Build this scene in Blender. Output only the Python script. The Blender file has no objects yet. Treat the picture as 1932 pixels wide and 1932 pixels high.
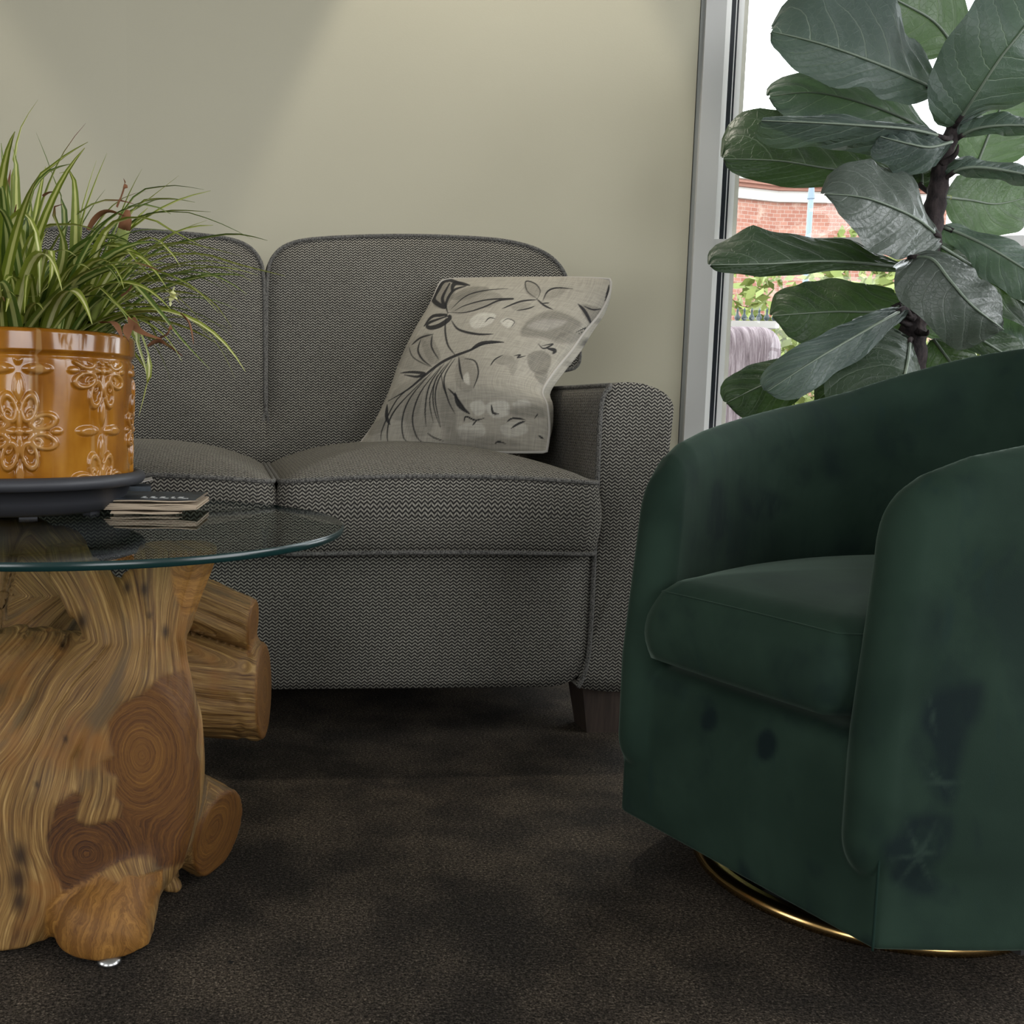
import bpy, math, random
import numpy as np
from mathutils import Vector, Matrix, Euler
C = bpy.context.scene.collection
sc = bpy.context.scene
rng = random.Random(7)
nrng = np.random.default_rng(11)
PI = math.pi
R = math.radians
# ------------------------------------------------------------------ camera
F, PPX, TILT, ROLL, EYE = 1850.0, 560.0, 6.11, 0.6, 0.60
cd = bpy.data.cameras.new('camera'); cam = bpy.data.objects.new('camera', cd); C.objects.link(cam)
cd.sensor_width = 36; cd.lens = F / 1932 * 36; cd.shift_x = (966 - PPX) / 1932; cd.clip_end = 300; cd.clip_start = .02
CM = Euler((R(90 - TILT), 0, 0)).to_matrix() @ Matrix.Rotation(R(ROLL), 3, 'Z')
cam.matrix_world = Matrix.Translation((0, 0, EYE)) @ CM.to_4x4()
sc.camera = cam
# ------------------------------------------------------------------ sky, exposure
w = bpy.data.worlds.new('sky'); sc.world = w; w.use_nodes = True
bg = w.node_tree.nodes['Background']; bg.inputs[0].default_value = (.95, .97, 1, 1); bg.inputs[1].default_value = 3.2
vs = sc.view_settings; vs.view_transform = 'Standard'; vs.look = 'None'; vs.gamma = 1; vs.use_curve_mapping = False
vs.exposure = 1.1
try:
    sc.cycles.use_denoising = True; sc.cycles.max_bounces = 10; sc.cycles.diffuse_bounces = 5; sc.cycles.transparent_max_bounces = 16
    sc.cycles.sample_clamp_indirect = 6; sc.cycles.caustics_reflective = False; sc.cycles.caustics_refractive = False
except Exception: pass
# ------------------------------------------------------------------ helpers
CMn = np.array(CM)
def ray(x, y): return CMn @ np.array([(x - PPX) / F, -(y - 966) / F, -1.0])
def at(x, y, Y):
    d = ray(x, y); d = d * (Y / d[1]); return np.array([d[0], d[1], d[2] + EYE])
def onz(x, y, z):
    d = ray(x, y); d = d * ((z - EYE) / d[2]); return np.array([d[0], d[1], z])
def proj(P):
    q = (np.asarray(P) - np.array([0, 0, EYE])) @ CMn
    return np.stack([PPX + F * q[..., 0] / -q[..., 2], 966 - F * q[..., 1] / -q[..., 2]], -1)
def obj(name, V, Fc, m=None, parent=None, uv=None, smooth=True, attrs=None, loc=None):
    me = bpy.data.meshes.new(name)
    me.from_pydata([tuple(map(float, v)) for v in V], [], [tuple(map(int, f)) for f in Fc])
    if uv is not None:
        l = me.uv_layers.new(name='UVMap'); flat = np.asarray(uv, dtype=np.float32).reshape(-1); l.data.foreach_set('uv', flat)
    if attrs:
        for k, a in attrs.items():
            a = np.asarray(a, dtype=np.float32)
            if a.ndim == 1: t = me.attributes.new(k, 'FLOAT', 'POINT'); t.data.foreach_set('value', a)
            else: t = me.attributes.new(k, 'FLOAT_VECTOR', 'POINT'); t.data.foreach_set('vector', a.reshape(-1))
    if smooth: me.polygons.foreach_set('use_smooth', [True] * len(me.polygons))
    me.update()
    o = bpy.data.objects.new(name, me); C.objects.link(o)
    if m is not None: me.materials.append(m)
    if parent is not None: o.parent = parent
    if loc is not None: o.location = loc
    return o
def tag(o, label=None, cat=None, group=None, kind=None):
    if label: o['label'] = label
    if cat: o['category'] = cat
    if group: o['group'] = group
    if kind: o['kind'] = kind
    return o
def thing(name, label, cat, loc=(0, 0, 0), rz=0, group=None):
    o = bpy.data.objects.new(name, None); C.objects.link(o); o.location = loc; o.rotation_euler = (0, 0, rz); o.empty_display_size = .05
    return tag(o, label, cat, group)
class MB:
    def __init__(s): s.v = []; s.f = []
    def add(s, V, Fc):
        n = len(s.v); s.v += [tuple(map(float, p)) for p in V]; s.f += [tuple(int(i) + n for i in f) for f in Fc]; return s
    def box(s, a, b, M=None):
        x0, y0, z0 = a; x1, y1, z1 = b
        V = [(x0, y0, z0), (x1, y0, z0), (x1, y1, z0), (x0, y1, z0), (x0, y0, z1), (x1, y0, z1), (x1, y1, z1), (x0, y1, z1)]
        if M is not None: V = [tuple(M @ Vector(p)) for p in V]
        return s.add(V, [(0, 3, 2, 1), (4, 5, 6, 7), (0, 1, 5, 4), (1, 2, 6, 5), (2, 3, 7, 6), (3, 0, 4, 7)])
    def tube(s, P, r, n=10, closed=False, caps=True):
        V, Fc = tube(P, r, n, closed, caps); return s.add(V, Fc)
    def lathe(s, prof, n=48, c=(0, 0)):
        V = []; Fc = []
        for (r, z) in prof:
            for i in range(n): a = 2 * PI * i / n; V.append((c[0] + r * math.cos(a), c[1] + r * math.sin(a), z))
        for k in range(len(prof) - 1):
            for i in range(n): j = (i + 1) % n; Fc.append((k * n + i, k * n + j, (k + 1) * n + j, (k + 1) * n + i))
        return s.add(V, Fc)
    def build(s, name, m, parent=None, smooth=False, **k):
        o = obj(name, s.v, s.f, m, parent, smooth=smooth, **k); return o
def tube(P, r, n=10, closed=False, caps=True):
    P = np.asarray(P, float); k = len(P); r = np.broadcast_to(np.asarray(r, float), (k,))
    if closed: T = np.roll(P, -1, 0) - np.roll(P, 1, 0)
    else: T = np.gradient(P, axis=0)
    T /= np.linalg.norm(T, axis=1)[:, None] + 1e-12
    up = np.array([0, 0, 1.0]) if abs(T[0][2]) < .9 else np.array([1.0, 0, 0])
    a = np.cross(T[0], up); a /= np.linalg.norm(a); V = []
    for i in range(k):
        a = a - T[i] * (a @ T[i]); a /= np.linalg.norm(a) + 1e-12; b = np.cross(T[i], a)
        for j in range(n):
            t = 2 * PI * j / n; V.append(P[i] + r[i] * (math.cos(t) * a + math.sin(t) * b))
    Fc = []
    for i in range(k if closed else k - 1):
        q = (i + 1) % k
        for j in range(n): l = (j + 1) % n; Fc.append((i * n + j, i * n + l, q * n + l, q * n + j))
    if caps and not closed: Fc.append(tuple(range(n - 1, -1, -1))); Fc.append(tuple((k - 1) * n + j for j in range(n)))
    return V, Fc
def catmull(P, n, closed=False):
    P = np.asarray(P, float); k = len(P); out = []
    seg = k if closed else k - 1
    for i in range(seg):
        if closed: p0, p1, p2, p3 = P[(i - 1) % k], P[i], P[(i + 1) % k], P[(i + 2) % k]
        else: p0, p1, p2, p3 = P[max(i - 1, 0)], P[i], P[i + 1], P[min(i + 2, k - 1)]
        for t in np.linspace(0, 1, n, endpoint=False):
            out.append(.5 * (2 * p1 + (p2 - p0) * t + (2 * p0 - 5 * p1 + 4 * p2 - p3) * t * t + (3 * p1 - p0 - 3 * p2 + p3) * t ** 3))
    if not closed: out.append(P[-1])
    return np.array(out)
def resample(P, n, closed=False):
    P = np.asarray(P, float); Q = np.vstack([P, P[:1]]) if closed else P
    s = np.concatenate([[0], np.cumsum(np.linalg.norm(np.diff(Q, axis=0), axis=1))])
    t = np.linspace(0, s[-1], n, endpoint=not closed)
    return np.stack([np.interp(t, s, Q[:, i]) for i in range(Q.shape[1])], 1)
def rrect(x0, x1, y0, y1, r, n=6):
    """rounded rectangle, r = radius or four radii (x1y0, x1y1, x0y1, x0y0), counter-clockwise"""
    rr = [r] * 4 if not hasattr(r, '__len__') else r; P = []
    for (cx, cy, a0, q) in ((x1, y0, -90, rr[0]), (x1, y1, 0, rr[1]), (x0, y1, 90, rr[2]), (x0, y0, 180, rr[3])):
        sx = -1 if cx == x1 else 1; sy = 1 if cy == y0 else -1
        for i in range(n + 1):
            a = R(a0 + 90 * i / n); P.append((cx + sx * q + q * math.cos(a), cy + sy * q + q * math.sin(a)))
    return np.array(P)
def puffed(out, h, ct, cb, bulge, fmap, nr=9, nb=6, n=140, wob=0, ce=.85):
    """closed upholstered shape: outline (a,b), thickness h along c, crowned on both faces, bulging band"""
    O = resample(out, n, True); c0 = O.mean(0)
    nx = np.roll(O, -1, 0) - np.roll(O, 1, 0); nx /= np.linalg.norm(nx, axis=1)[:, None] + 1e-9; No = np.stack([nx[:, 1], -nx[:, 0]], 1)
    S = np.concatenate([[0], np.cumsum(np.linalg.norm(np.diff(np.vstack([O, O[:1]]), axis=0), axis=1))])
    V = []; uvv = []; rows = []
    for k in range(nr + 1):
        s = 1 - (k / nr) ** 1.0 if k < nr else 0.02
        q = c0 + (O - c0) * s; z = h / 2 + ct * (1 - s * s) ** ce
        rows.append(('t', q, np.full(n, z)))
    V = []; Fc = []; UV = []
    def ring(q, z): 
        b = len(V)
        for i in range(n): V.append((q[i][0], q[i][1], z[i] if hasattr(z, '__len__') else z))
        return b
    top = [ring(q, z) for _, q, z in rows]
    for k in range(nr):
        for i in range(n):
            j = (i + 1) % n; f = (top[k] + i, top[k] + j, top[k + 1] + j, top[k + 1] + i); Fc.append(f); UV += [V[q][:2] for q in f]
    f = tuple(top[nr] + i for i in range(n)); Fc.append(f); UV += [V[q][:2] for q in f]
    band = [top[0]]
    for m in range(1, nb + 1):
        t = m / nb; q = O + No * (bulge * math.sin(PI * t)); band.append(ring(q, h / 2 - h * t))
    for m in range(nb):
        for i in range(n):
            j = (i + 1) % n; Fc.append((band[m] + i, band[m + 1] + i, band[m + 1] + j, band[m] + j))
            z0 = h / 2 - h * m / nb; z1 = h / 2 - h * (m + 1) / nb
            UV += [(S[i], z0), (S[i], z1), (S[i + 1], z1), (S[i + 1], z0)]
    bot = [band[-1]]
    for k in range(1, nr + 1):
        s = 1 - k / nr if k < nr else .02
        bot.append(ring(c0 + (O - c0) * s, -h / 2 - cb * (1 - s * s) ** .85))
    for k in range(nr):
        for i in range(n):
            j = (i + 1) % n; f = (bot[k] + i, bot[k + 1] + i, bot[k + 1] + j, bot[k] + j); Fc.append(f); UV += [V[q][:2] for q in f]
    f = tuple(bot[nr] + i for i in range(n - 1, -1, -1)); Fc.append(f); UV += [V[q][:2] for q in f]
    V3 = [fmap(*v) for v in V]
    eT = [fmap(O[i][0], O[i][1], h / 2) for i in range(n)]; eB = [fmap(O[i][0], O[i][1], -h / 2) for i in range(n)]
    return V3, Fc, UV, eT, eB
# ---- node materials
def mat(name, base=(.5, .5, .5), rough=.6, spec=.5, metal=0, **kw):
    m = bpy.data.materials.new(name); m.use_nodes = True; b = m.node_tree.nodes['Principled BSDF']
    b.inputs['Base Color'].default_value = (*base, 1); b.inputs['Roughness'].default_value = rough; b.inputs['Metallic'].default_value = metal
    b.inputs['Specular IOR Level'].default_value = spec
    for k, v in kw.items(): b.inputs[k.replace('_', ' ')].default_value = v
    return m
class G:
    """tiny node-graph helper"""
    def __init__(s, m): s.nt = m.node_tree; s.b = s.nt.nodes.get('Principled BSDF')
    def n(s, t, **k):
        x = s.nt.nodes.new('ShaderNode' + t)
        for a, v in k.items(): setattr(x, a, v)
        return x
    def put(s, v, sock):
        if isinstance(v, bpy.types.NodeSocket): s.nt.links.new(v, sock)
        elif v is not None: sock.default_value = v
    def math(s, op, a, b=None, c=None, clamp=False):
        x = s.n('Math', operation=op, use_clamp=clamp)
        for i, v in enumerate((a, b, c)): s.put(v, x.inputs[i]) if v is not None else None
        return x.outputs[0]
    def uv(s): return s.n('TexCoord').outputs['UV']
    def oc(s): return s.n('TexCoord').outputs['Object']
    def attr(s, a, vec=False): 
        x = s.n('Attribute', attribute_name=a); return x.outputs['Vector'] if vec else x.outputs['Fac']
    def map(s, v, scale=(1, 1, 1), loc=(0, 0, 0), rot=(0, 0, 0)):
        x = s.n('Mapping'); s.put(v, x.inputs[0]); x.inputs['Scale'].default_value = scale; x.inputs['Location'].default_value = loc; x.inputs['Rotation'].default_value = rot; return x.outputs[0]
    def noise(s, v, scale=5, detail=3, rough=.55, dist=0):
        x = s.n('TexNoise'); s.put(v, x.inputs['Vector']); x.inputs['Scale'].default_value = scale; x.inputs['Detail'].default_value = detail; x.inputs['Roughness'].default_value = rough; x.inputs['Distortion'].default_value = dist; return x.outputs['Fac']
    def vor(s, v, scale=5, feature='F1', out='Distance'):
        x = s.n('TexVoronoi', feature=feature); s.put(v, x.inputs['Vector']); x.inputs['Scale'].default_value = scale; return x.outputs[out]
    def ss(s, v, a, b, o0=0.0, o1=1.0):
        x = s.n('MapRange', interpolation_type='SMOOTHSTEP'); s.put(v, x.inputs[0])
        for i, q in zip((1, 2, 3, 4), (a, b, o0, o1)): s.put(q, x.inputs[i])
        return x.outputs[0]
    def sep(s, v): x = s.n('SeparateXYZ'); s.put(v, x.inputs[0]); return x.outputs
    def comb(s, a=0., b=0., c=0.):
        x = s.n('CombineXYZ'); [s.put(q, x.inputs[i]) for i, q in enumerate((a, b, c))]; return x.outputs[0]
    def mix(s, f, a, b):
        x = s.n('Mix', data_type='RGBA'); s.put(f, x.inputs[0])
        for v, i in ((a, 6), (b, 7)): s.put((*v, 1) if isinstance(v, tuple) and len(v) == 3 else v, x.inputs[i])
        return x.outputs[2]
    def ramp(s, f, stops):
        x = s.n('ValToRGB'); s.put(f, x.inputs[0]); e = x.color_ramp.elements
        while len(e) < len(stops): e.new(.5)
        for q, (p, c) in zip(e, stops): q.position = p; q.color = (*c, 1)
        return x.outputs[0]
    def bump(s, h, strength=.3, dist=.002):
        x = s.n('Bump'); s.put(h, x.inputs['Height']); x.inputs['Strength'].default_value = strength; x.inputs['Distance'].default_value = dist
        s.nt.links.new(x.outputs[0], s.b.inputs['Normal']); return x
    def col(s, v): s.put(v, s.b.inputs['Base Color'])
    def rough(s, v): s.put(v, s.b.inputs['Roughness'])
# ------------------------------------------------------------------ lamps and daylight portals
CEIL = 2.8
WD = Vector((math.cos(R(8)), -math.sin(R(8)), 0)); WN = Vector((math.sin(R(8)), math.cos(R(8)), 0)); W0 = Vector((.66, 2.66, 0))
WM = Matrix.Translation(W0) @ Matrix.Rotation(R(-8), 4, 'Z')
def wall_w(px, py=2):
    d = ray(px, py); a = np.array([[d[0], -WD[0]], [d[1], -WD[1]]]); t = np.linalg.solve(a, np.array([W0[0], W0[1]])); return t[1]
def portal(name, M, sx, sy):
    l = bpy.data.lights.new(name, 'AREA'); l.shape = 'RECTANGLE'; l.size = sx; l.size_y = sy; l.cycles.is_portal = True
    o = bpy.data.objects.new(name, l); o.matrix_world = M; C.objects.link(o)
portal('window_portal', WM @ Matrix.Translation((1.55, .16, 1.35)) @ Matrix.Rotation(R(-90), 4, 'X'), 2.3, 2.5)
portal('side_window_portal', Matrix.Translation((3.56, .2, 1.45)) @ Matrix.Rotation(R(90), 4, 'Y') , 2.3, 3.2)
portal('left_fill_portal', Matrix.Translation((-3.24, -.35, 1.3)) @ Matrix.Rotation(R(-90), 4, 'Y'), 2.0, 1.2)  # serves the added fill opening on the left
portal('front_fill_portal', Matrix.Translation((1.95, -3.1, 1.5)) @ Matrix.Rotation(R(90), 4, 'X'), 2.1, 2.2)  # this and the next serve the added fill openings behind the camera
portal('front_fill_portal', Matrix.Translation((-1.85, -3.1, 1.5)) @ Matrix.Rotation(R(90), 4, 'X'), 1.9, 2.2)
def downlight(x, y, power):
    l = bpy.data.lights.new('downlight_lamp', 'SPOT'); l.energy = power; l.spot_size = R(50); l.spot_blend = .22; l.shadow_soft_size = .035; l.color = (1, .93, .80)
    o = bpy.data.objects.new('downlight_lamp', l); o.location = (x, y, CEIL - .03); C.objects.link(o)
downlight(.45, 2.42, 40); downlight(-1.10, 2.46, 13)
# ------------------------------------------------------------------ materials of the setting
M = {}
m = M['wall'] = mat('wall_paint', (.56, .52, .43), .85, .2); g = G(m)
g.col(g.mix(g.noise(g.oc(), 3, 3), (.445, .420, .320), (.470, .445, .342))); g.bump(g.noise(g.oc(), 260, 2), .12, .001)
m = M['ceiling'] = mat('ceiling_paint', (.6, .6, .58), .9, .1)
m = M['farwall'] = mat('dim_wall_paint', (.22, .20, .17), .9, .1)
m = M['carpet'] = mat('carpet', (.05, .045, .04), .95, .1); g = G(m); o_ = g.oc()
fib = g.noise(g.map(o_, (1, 1.5, 1)), 210, 4, .8); spk = g.noise(o_, 460, 2, .6); blot = g.noise(o_, 7, 4, .6); patch = g.noise(o_, 55, 3, .7)
v = g.math('ADD', g.math('MULTIPLY', fib, .62), g.math('MULTIPLY', spk, .38))
base = g.ramp(v, [(.36, (.007, .006, .005)), (.46, (.030, .026, .021)), (.56, (.11, .097, .080)), (.67, (.36, .325, .275))])
br = g.mix(g.ss(blot, .35, .68), (.38, .36, .345), (.88, .80, .71))
x = g.n('Mix', data_type='RGBA', blend_type='MULTIPLY'); x.inputs[0].default_value = 1; g.put(base, x.inputs[6]); g.put(br, x.inputs[7])
dk = g.ss(patch, .27, .33); x2 = g.mix(dk, (.012, .011, .010), x.outputs[2]); g.col(x2); g.bump(v, .8, .003)
m = M['alu'] = mat('painted_aluminium_grey', (.50, .50, .48), .5, .4)
m = M['alu_daylit'] = mat('aluminium_painted_daylit', (.90, .90, .87), .45, .4)  # daylight on the frame's edge faces is put into this near-white colour
m = M['beige'] = mat('beige_outer_trim', (.66, .60, .52), .8, .2)
m = M['gasket'] = mat('black_rubber_gasket', (.012, .015, .02), .35, .5)
def glassmat(name, tint, ior=1.5, rough=.0):
    m = bpy.data.materials.new(name); m.use_nodes = True; nt = m.node_tree; nt.nodes.clear()
    out = nt.nodes.new('ShaderNodeOutputMaterial'); mx = nt.nodes.new('ShaderNodeMixShader'); t = nt.nodes.new('ShaderNodeBsdfTransparent'); gl = nt.nodes.new('ShaderNodeBsdfGlossy'); fr = nt.nodes.new('ShaderNodeFresnel')
    t.inputs[0].default_value = (*tint, 1); gl.inputs[1].default_value = rough; fr.inputs[0].default_value = ior
    ge = nt.nodes.new('ShaderNodeNewGeometry'); mm = nt.nodes.new('ShaderNodeMath'); mm.operation = 'MULTIPLY'; iv = nt.nodes.new('ShaderNodeMath'); iv.operation = 'SUBTRACT'; iv.inputs[0].default_value = 1
    for a, b in ((ge.outputs['Backfacing'], iv.inputs[1]), (fr.outputs[0], mm.inputs[0]), (iv.outputs[0], mm.inputs[1]), (mm.outputs[0], mx.inputs[0]), (t.outputs[0], mx.inputs[1]), (gl.outputs[0], mx.inputs[2]), (mx.outputs[0], out.inputs[0])): nt.links.new(a, b)
    return m
M['pane'] = glassmat('window_glass', (.96, .98, .98), 1.45)
# ------------------------------------------------------------------ room shell
def struct(o): o['kind'] = 'structure'; return o
struct(MB().box((-3.2, -3.2, -.06), (3.6, 3.4, 0)).build('floor', M['carpet']))
struct(MB().box((-3.2, -3.2, CEIL), (3.6, 3.4, CEIL + .08)).build('ceiling', M['ceiling']))
wL, wG, wA = wall_w(1318), wall_w(1325), wall_w(1331)
cx = wall_w(238); cpt = WM @ Vector((cx, 0, 0))
WZ0, WZ1, WEND = .10, 2.60, 2.95
b = MB().box((cx, 0, 0), (wG - .004, .14, CEIL), WM).box((wG - .004, 0, WZ1), (WEND, .14, CEIL), WM).box((wG - .004, 0, 0), (WEND, .14, WZ0), WM)
struct(b.build('wall_back', M['wall']))
LD = Vector((-math.cos(R(-6)), -math.sin(R(-6)), 0)); LN = Vector((-LD.y, LD.x, 0)) * -1
q = [cpt, cpt + LD * 2.7, cpt + LD * 2.7 + LN * .14, cpt + LN * .14]
V = [(p.x, p.y, z) for z in (0, CEIL) for p in q]
struct(obj('wall_left', V, [(0, 1, 2, 3), (7, 6, 5, 4), (0, 4, 5, 1), (1, 5, 6, 2), (2, 6, 7, 3), (3, 7, 4, 0)], M['wall'], smooth=False))
struct(MB().box((-3.3, -3.2, 0), (-3.16, -.95, CEIL)).box((-3.3, .25, 0), (-3.16, 3.2, CEIL)).box((-3.3, -.95, 0), (-3.16, .25, .3)).box((-3.3, -.95, 2.3), (-3.16, .25, CEIL)).build('wall_side', M['farwall']))
struct(MB().box((3.5, -3.2, 0), (3.62, -1.4, CEIL)).box((3.5, 1.8, 0), (3.62, 2.6, CEIL)).box((3.5, -1.4, 0), (3.62, 1.8, .3)).box((3.5, -1.4, 2.6), (3.62, 1.8, CEIL)).build('wall_right', M['farwall']))
struct(MB().box((-3.2, -3.3, 0), (-2.8, -3.16, CEIL)).box((-.9, -3.3, 0), (.9, -3.16, CEIL)).box((3.0, -3.3, 0), (3.6, -3.16, CEIL)).box((-2.8, -3.3, 0), (-.9, -3.16, .4)).box((-2.8, -3.3, 2.6), (-.9, -3.16, CEIL)).box((.9, -3.3, 0), (3.0, -3.16, .4)).box((.9, -3.3, 2.6), (3.0, -3.16, CEIL)).build('wall_front', M['farwall']))
struct(MB().box((cx + .02, -.012, 0), (wL - .01, .0, .10), WM).build('baseboard_back', mat('dark_rubber_base', (.05, .048, .045), .5)))
# window_1: aluminium storefront frame right of the sofa
w1 = thing('window_1', None, None); w1['kind'] = 'structure'
def strip(name, pa, pb, d0, d1, m, z0=WZ0, z1=WZ1):
    return MB().box((wall_w(pa), d0, z0), (wall_w(pb), d1, z1), WM).build(name, m, w1)
zt1, zt0 = at(1600, 441.5, 2.5)[2], at(1600, 461.5, 2.5)[2]
strip('groove_shade_strip', 1324, 1331.5, .003, .10, mat('painted_groove_shade', (.28, .29, .27), .8))  # nearly flush strip, the groove's shade is put into its colour
strip('jamb', 1331, 1369.5, -.012, .10, M['alu'])
for (za, zb) in ((zt1, WZ1), (WZ0, zt0)):
    strip('glazing_stop', 1369.5, 1380.5, -.004, .05, M['alu_daylit'], za, zb)
    strip('gasket', 1380.5, 1390.5, .004, .05, M['gasket'], za, zb)
    strip('spacer', 1390.5, 1394, .012, .05, M['alu_daylit'], za, zb)
    strip('gasket', 1394, 1397.5, .012, .05, M['gasket'], za, zb)
    strip('outer_stop', 1397.5, 1410, .02, .06, M['alu_daylit'], za, zb)
strip('outer_trim', 1410, 1423.5, .045, .12, M['beige'])
MB().box((wall_w(1369), -.010, zt0), (WEND - .05, .06, zt1), WM).build('transom', M['alu'], w1)
MB().box((wall_w(1369), -.010, WZ0), (WEND - .05, .08, WZ0 + .05), WM).build('sill', M['alu'], w1)
MB().box((wall_w(1369), -.010, WZ1 - .05), (WEND - .05, .08, WZ1), WM).build('head', M['alu'], w1)
MB().box((WEND - .05, -.012, WZ0), (WEND, .10, WZ1), WM).build('jamb', M['alu'], w1)
for (za, zb) in ((zt1, WZ1 - .05), (WZ0 + .05, zt0)):
    MB().box((wall_w(1392), .030, za), (WEND - .05, .036, zb), WM).build('pane', M['pane'], w1)
w2 = thing('window_2', None, None); w2['kind'] = 'structure'
for y0, y1 in ((-1.4, -1.34), (-.33, -.27), (.70, .76), (1.74, 1.8)): MB().box((3.5, y0, .3), (3.58, y1, 2.6)).build('mullion', M['alu'], w2)
w4 = thing('added_left_opening', None, None); w4['kind'] = 'structure'  # unseen window added to bring fill light onto the chair front
for y0, y1 in ((-.95, -.89), (.19, .25)): MB().box((-3.26, y0, .3), (-3.18, y1, 2.3)).build('mullion', M['alu'], w4)  # mullions of the added left opening, unseen
w3 = thing('added_front_openings', None, None); w3['kind'] = 'structure'  # unseen openings added behind the camera for frontal fill light
for x0, x1 in ((-2.8, -2.74), (-.96, -.9), (.9, .96), (2.94, 3.0)): MB().box((x0, -3.3, .4), (x1, -3.2, 2.6)).build('mullion', M['alu'], w3)  # mullions of the added front openings, unseen
# ------------------------------------------------------------------ outside
m = M['paving'] = mat('pale_paving', (.26, .25, .24), .9)
g0 = MB().box((-30, 3.6, -.45), (60, 60, -.35)).box((3.7, -30, -.45), (60, 3.6, -.35)).build('ground_outside', M['paving']); g0['kind'] = 'structure'
m = M['brick'] = mat('weathered_brick', (.4, .2, .15), .9, .1); g = G(m)
bt = g.n('TexBrick'); g.put(g.map(g.oc(), (1, 1, 1), rot=(R(90), 0, 0)), bt.inputs['Vector']); bt.inputs['Scale'].default_value = 2.2; bt.inputs['Color1'].default_value = (.20, .085, .062, 1); bt.inputs['Color2'].default_value = (.27, .135, .10, 1); bt.inputs['Mortar'].default_value = (.28, .23, .20, 1); bt.inputs['Mortar Size'].default_value = .015
g.col(g.mix(g.ss(g.noise(g.oc(), 1.6, 5, .7), .48, .72), bt.outputs['Color'], (.34, .25, .20)))
m = M['stone'] = mat('white_stone_band', (.40, .385, .36), .8)
m = M['terracotta'] = mat('terracotta_cornice', (.26, .125, .09), .8)
bd = thing('brick_building', 'brick building with white band and terracotta cornice seen through the window', 'building', (0, 0, 0))
c0 = at(1461, 420, 30.0); X0, Z0 = c0[0], .6
def zz(py, Y=30.0, px=1461): return at(px, py, Y)[2]
def bandpiece(name, m, za, zb, pro):
    V = []; ang = R(20)
    a = np.array([X0 - 6 * math.cos(ang), 30 - 6 * math.sin(ang) - pro]); bpt = np.array([X0, 30 - pro]); cpt_ = np.array([X0 + 7.6, 30 - pro + .35])
    P = [a, bpt, cpt_, cpt_ + [0, 1.5], bpt + [0, 1.5], a + [0, 1.5]]
    V = [(p[0], p[1], z) for z in (za, zb) for p in P]
    F_ = [(0, 1, 7, 6), (1, 2, 8, 7), (2, 3, 9, 8), (3, 4, 10, 9), (4, 5, 11, 10), (5, 0, 6, 11), (0, 5, 4, 1), (1, 4, 3, 2), (6, 7, 10, 11), (7, 8, 9, 10)]
    obj(name, V, F_, m, bd, smooth=False)
bandpiece('wall', M['brick'], -.4, zz(382), 0); bandpiece('stone_band', M['stone'], zz(382), zz(362), .12); bandpiece('cornice', M['terracotta'], zz(362), zz(357), .25); bandpiece('cornice', M['terracotta'], zz(357), zz(352), .4); bandpiece('cornice', M['stone'], zz(352), zz(348), .5)
sd = thing('pale_sided_building', 'pale clapboard building seen at the edge of the window beside the ficus', 'building')
m = M['siding'] = mat('white_siding', (.75, .74, .70), .7)
pL = at(1795, 500, 22.0); zh = at(1900, 330, 22.0)[2]
for k in range(26):
    z = -.35 + k * .24
    if z < zh: MB().add([(pL[0], 22, z), (pL[0] + 8, 22.4, z), (pL[0] + 8, 22.42, z + .235), (pL[0], 22.03, z + .235), (pL[0], 22.3, z), (pL[0] + 8, 22.7, z), (pL[0] + 8, 22.7, z + .235), (pL[0], 22.3, z + .235)], [(0, 1, 2, 3), (5, 4, 7, 6), (0, 4, 5, 1), (3, 2, 6, 7), (0, 3, 7, 4), (1, 5, 6, 2)]).build('siding_board', M['siding'], sd)
lp = thing('lamp_post', 'slim blue grey street lamp post in front of the brick building', 'lamp post', tuple(at(1518, 560, 14)[:2]) + (-.35,))
MB().tube([(0, 0, 0), (0, 0, zz(368, 14, 1518) + .35)], .036, 10).build('pole', mat('blue_grey_metal', (.16, .21, .27), .6), lp)
MB().tube([(0, 0, zz(368, 14, 1518) + .30), (0, 0, zz(352, 14, 1518) + .38)], [.05, .03], 10).build('collar', mat('blue_grey_metal_dark', (.12, .16, .22), .6), lp)
m = M['leafy'] = mat('yellow_green_foliage', (.20, .27, .05), .7); g = G(m); g.col(g.mix(g.noise(g.oc(), 5, 3, .7), (.05, .085, .014), (.20, .225, .045)))
def bush(px, py, Y, r, h, label, n=1500):
    c = at(px, py, Y); t = thing('garden_shrub', label, 'shrub', (c[0], c[1], -.35), group='shrubs outside the window')
    MB().tube([(0, 0, 0), (0, 0, h * .5)], [.05, .03], 8).build('stem', mat('shrub_stem', (.08, .06, .04), .9), t)
    V = []; Fc = []
    for i in range(n):
        d = nrng.normal(size=3); d /= np.linalg.norm(d); rr = r * (.75 + .3 * nrng.random() + .12 * math.sin(5 * d[0] + 3 * d[2] + px)); p = np.array([d[0] * rr, d[1] * rr, h * .5 + d[2] * h * .5 * rr / r])
        a = nrng.normal(size=3); a /= np.linalg.norm(a); bb = np.cross(a, nrng.normal(size=3)); bb /= np.linalg.norm(bb); s = .07 * r + .05 * r * nrng.random()
        k = len(V); V += [p - a * s, p + bb * s * .5, p + a * s, p - bb * s * .5]; Fc.append((k, k + 1, k + 2, k + 3))
    for i in range(len(V)): V[i][2] = max(V[i][2], .03)
    f = obj('foliage', V, Fc, M['leafy'], t, smooth=False); f['kind'] = 'stuff'
bush(1425, 560, 9.0, .75, 2.15, 'leafy yellow green shrub behind the black iron finials'); bush(1570, 560, 11.0, 1.0, 2.35, 'yellow green shrub behind the street lamp post')
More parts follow.
